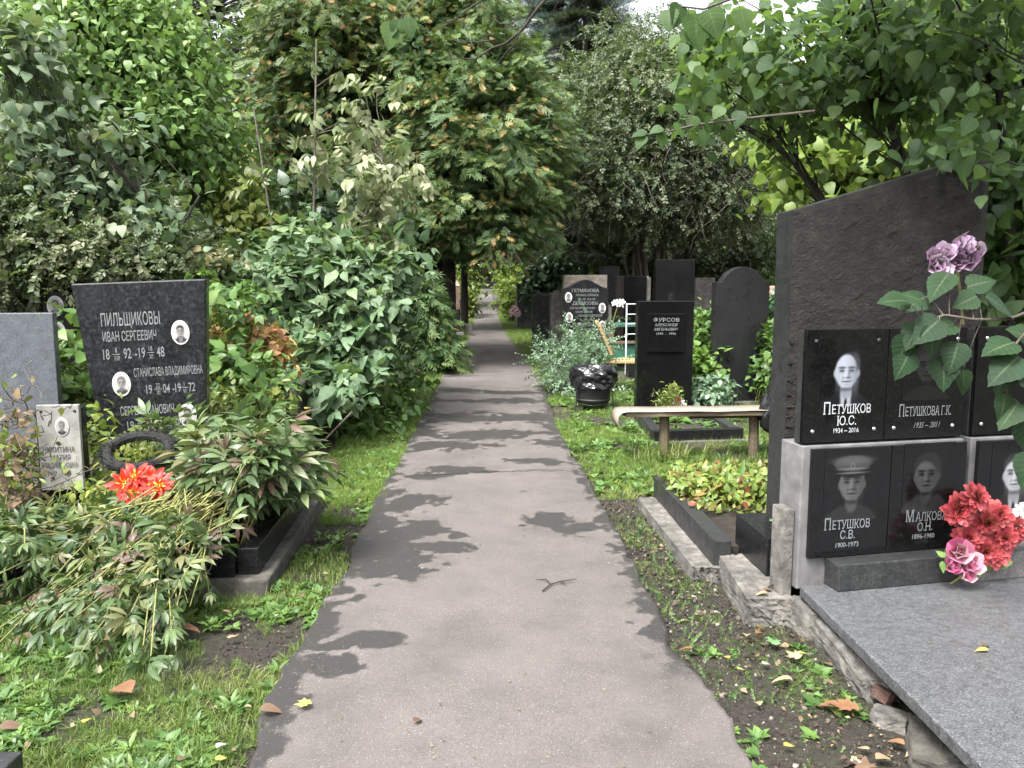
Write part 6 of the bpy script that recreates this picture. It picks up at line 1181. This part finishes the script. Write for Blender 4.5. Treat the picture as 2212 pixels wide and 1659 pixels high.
def rose(name, parent, c, n, rad, mat):
    T = leaf_tpl([0, .25, .55, .8, .95, 1], [.15, .42, .52, .46, .25, 0], -.15, -.35); n = unit(np.array(n, float)); a0 = unit(np.cross(n, [.1, .2, 1])); b0 = np.cross(n, a0); fm = FM()
    for r_, (k, s, ti, off) in enumerate(((5, 1.0, 28, 0), (5, .85, 48, .1), (4, .66, 65, .18), (3, .48, 80, .22))):
        a = np.arange(k) * 2 * math.pi / k + r_ * .7; d = np.cos(a)[:, None] * a0 + np.sin(a)[:, None] * b0; ti = R(ti)
        fm.add(T, np.array(c)[None] + d * rad * (.16 - .03 * r_) + n * rad * off * .3, d * math.cos(ti) + n * math.sin(ti), n * math.cos(ti) - d * math.sin(ti), rad * s * rng.uniform(.9, 1.1, k))
    return fm.build(name, mat, parent)
pkb = thing('pink_roses', 'small bunch of pink artificial roses below the red bouquet', 'bouquet', (0, 0, 0))
for px, py, s in ((2072, 1192, .06), (2093, 1217, .055), (2052, 1222, .048), (2083, 1240, .045)): rose('flower', pkb, D(px, py, 3.37), (rng.normal() * .3, -1, .5), s, P_PNK)
fm = FM()
for px, py in ((2042, 1205), (2035, 1212), (2068, 1235), (2110, 1225), (2050, 1198)): fm.add(OVATE, np.array(D(px, py, 3.38))[None], rng.normal(size=(1, 3)) + np.array([-.5, 0, .2]), np.array([[0, -1, .6]]), .05)
fm.build('leaves', P_LEAF, pkb); MB().tube([D(2075, 1210, 3.39), D(2085, 1240, 3.41), cwp(.66, -.135, .0)], .005, 6).build('stem', M_STEMG, pkb)
pr_ = thing('mauve_roses', 'cluster of faded mauve artificial roses high against the rough stele', 'bouquet', (0, 0, 0))
for px, py, s in ((2065, 540, .055), (2040, 552, .05), (2090, 565, .058), (2062, 572, .05), (2022, 572, .05), (2035, 590, .045), (2105, 545, .05), (2080, 530, .05), (2018, 555, .04)): rose('flower', pr_, D(px, py, 3.42 + rng.normal() * .02), (rng.normal() * .5, -1, .5 + rng.normal() * .3), s, P_PUR)
MB().tube([D(2065, 560, 3.5), D(2075, 640, 3.55), D(2080, 700, 3.6)], .006, 6).build('stem', M_STEMG, pr_)
wb_ = thing('white_flowers', 'white flower head cut by the right edge beside the red bouquet', 'bouquet', (0, 0, 0))
for px, py in ((2208, 1105), (2218, 1125), (2206, 1132), (2222, 1100)): petal_flower('flower', wb_, D(px, py, 3.46), (-.2, -1, .4), .04, P_WHT, 3, 8, 10, 70)
fr = thing('fire_red_flowers', 'bunch of bright red artificial flowers with yellow centres among peony leaves', 'bouquet', (0, 0, 0))
T_ = leaf_tpl([0, .25, .55, .8, 1], [.04, .12, .17, .12, 0], .3, .15)
for px, py in ((292, 1030), (328, 1038), (288, 1064), (325, 1068), (268, 1044), (345, 1052)):
    c = D(px, py, 4.22 + rng.normal() * .03); n = np.array((.1 + rng.normal() * .15, -1, .65 + rng.normal() * .15)); f = petal_flower('flower', fr, c, n, .085, P_FIRE, 3, 10, 5, 50, T_)
    petal_flower('flower_centre', f, np.array(c) + unit(n) * .012, n, .035, M_YC, 2, 8, 20, 70, T_)
MB().tube([D(300, 1050, 4.3), D(300, 1110, 4.35)], .006, 6).build('stem', M_STEMG, fr)
sm = thing('small_bouquet', 'little white and dark red flowers at the foot of the ФУРСОВ headstone', 'bouquet', (0, 0, 0))
for px, py, m_ in ((1470, 872, P_WHT), (1478, 878, P_WHT), (1464, 880, P_WHT), (1466, 868, P_RED), (1458, 876, P_WHT), (1474, 884, P_WHT)): petal_flower('flower', sm, D(px, py, 8.5), (rng.normal() * .3, -1, .5), .05, m_, 2, 8, 10, 60)
fm = FM(); fm.add(OVATE, np.array([D(1468 + k * 3, 886, 8.52) for k in range(4)]), rng.normal(size=(4, 3)) * .4 + np.array([0, 0, 1]), np.array([0, -1, .2]), .07); fm.build('leaves', P_LEAF, sm)
wl = thing('white_flower', 'white artificial lily standing by the green table', 'flower', (0, 0, 0)); c = D(1336, 655, 13.2)
for k in range(3): petal_flower('flower', wl, np.array(c) + rng.normal(size=3) * .04, (-.4 + .4 * k, -1, .3), .065, P_WHT, 2, 6, 5, 40)
MB().tube([c, D(1325, 690, 13.2), D(1322, 740, 13.2)], .006, 6).build('stem', M_STEMG, wl)
P_PALE = leafmat('pale_pink_petal', [(.6, .36, .44), (.7, .5, .56)], .4, .6)
pf = thing('pink_flowers', 'pink blossoms at the right edge of the path near the small monument', 'flowers', (0, 0, 0))
for px, py in ((1112, 668), (1108, 675), (1117, 676)): petal_flower('flower', pf, D(px, py, 24), (0, -1, .4), .13, P_PALE, 3, 8, 10, 70)
MB().tube([D(1112, 672, 24.1), D(1112, 715, 24.1)], .01, 6).build('stem', M_STEMG, pf)
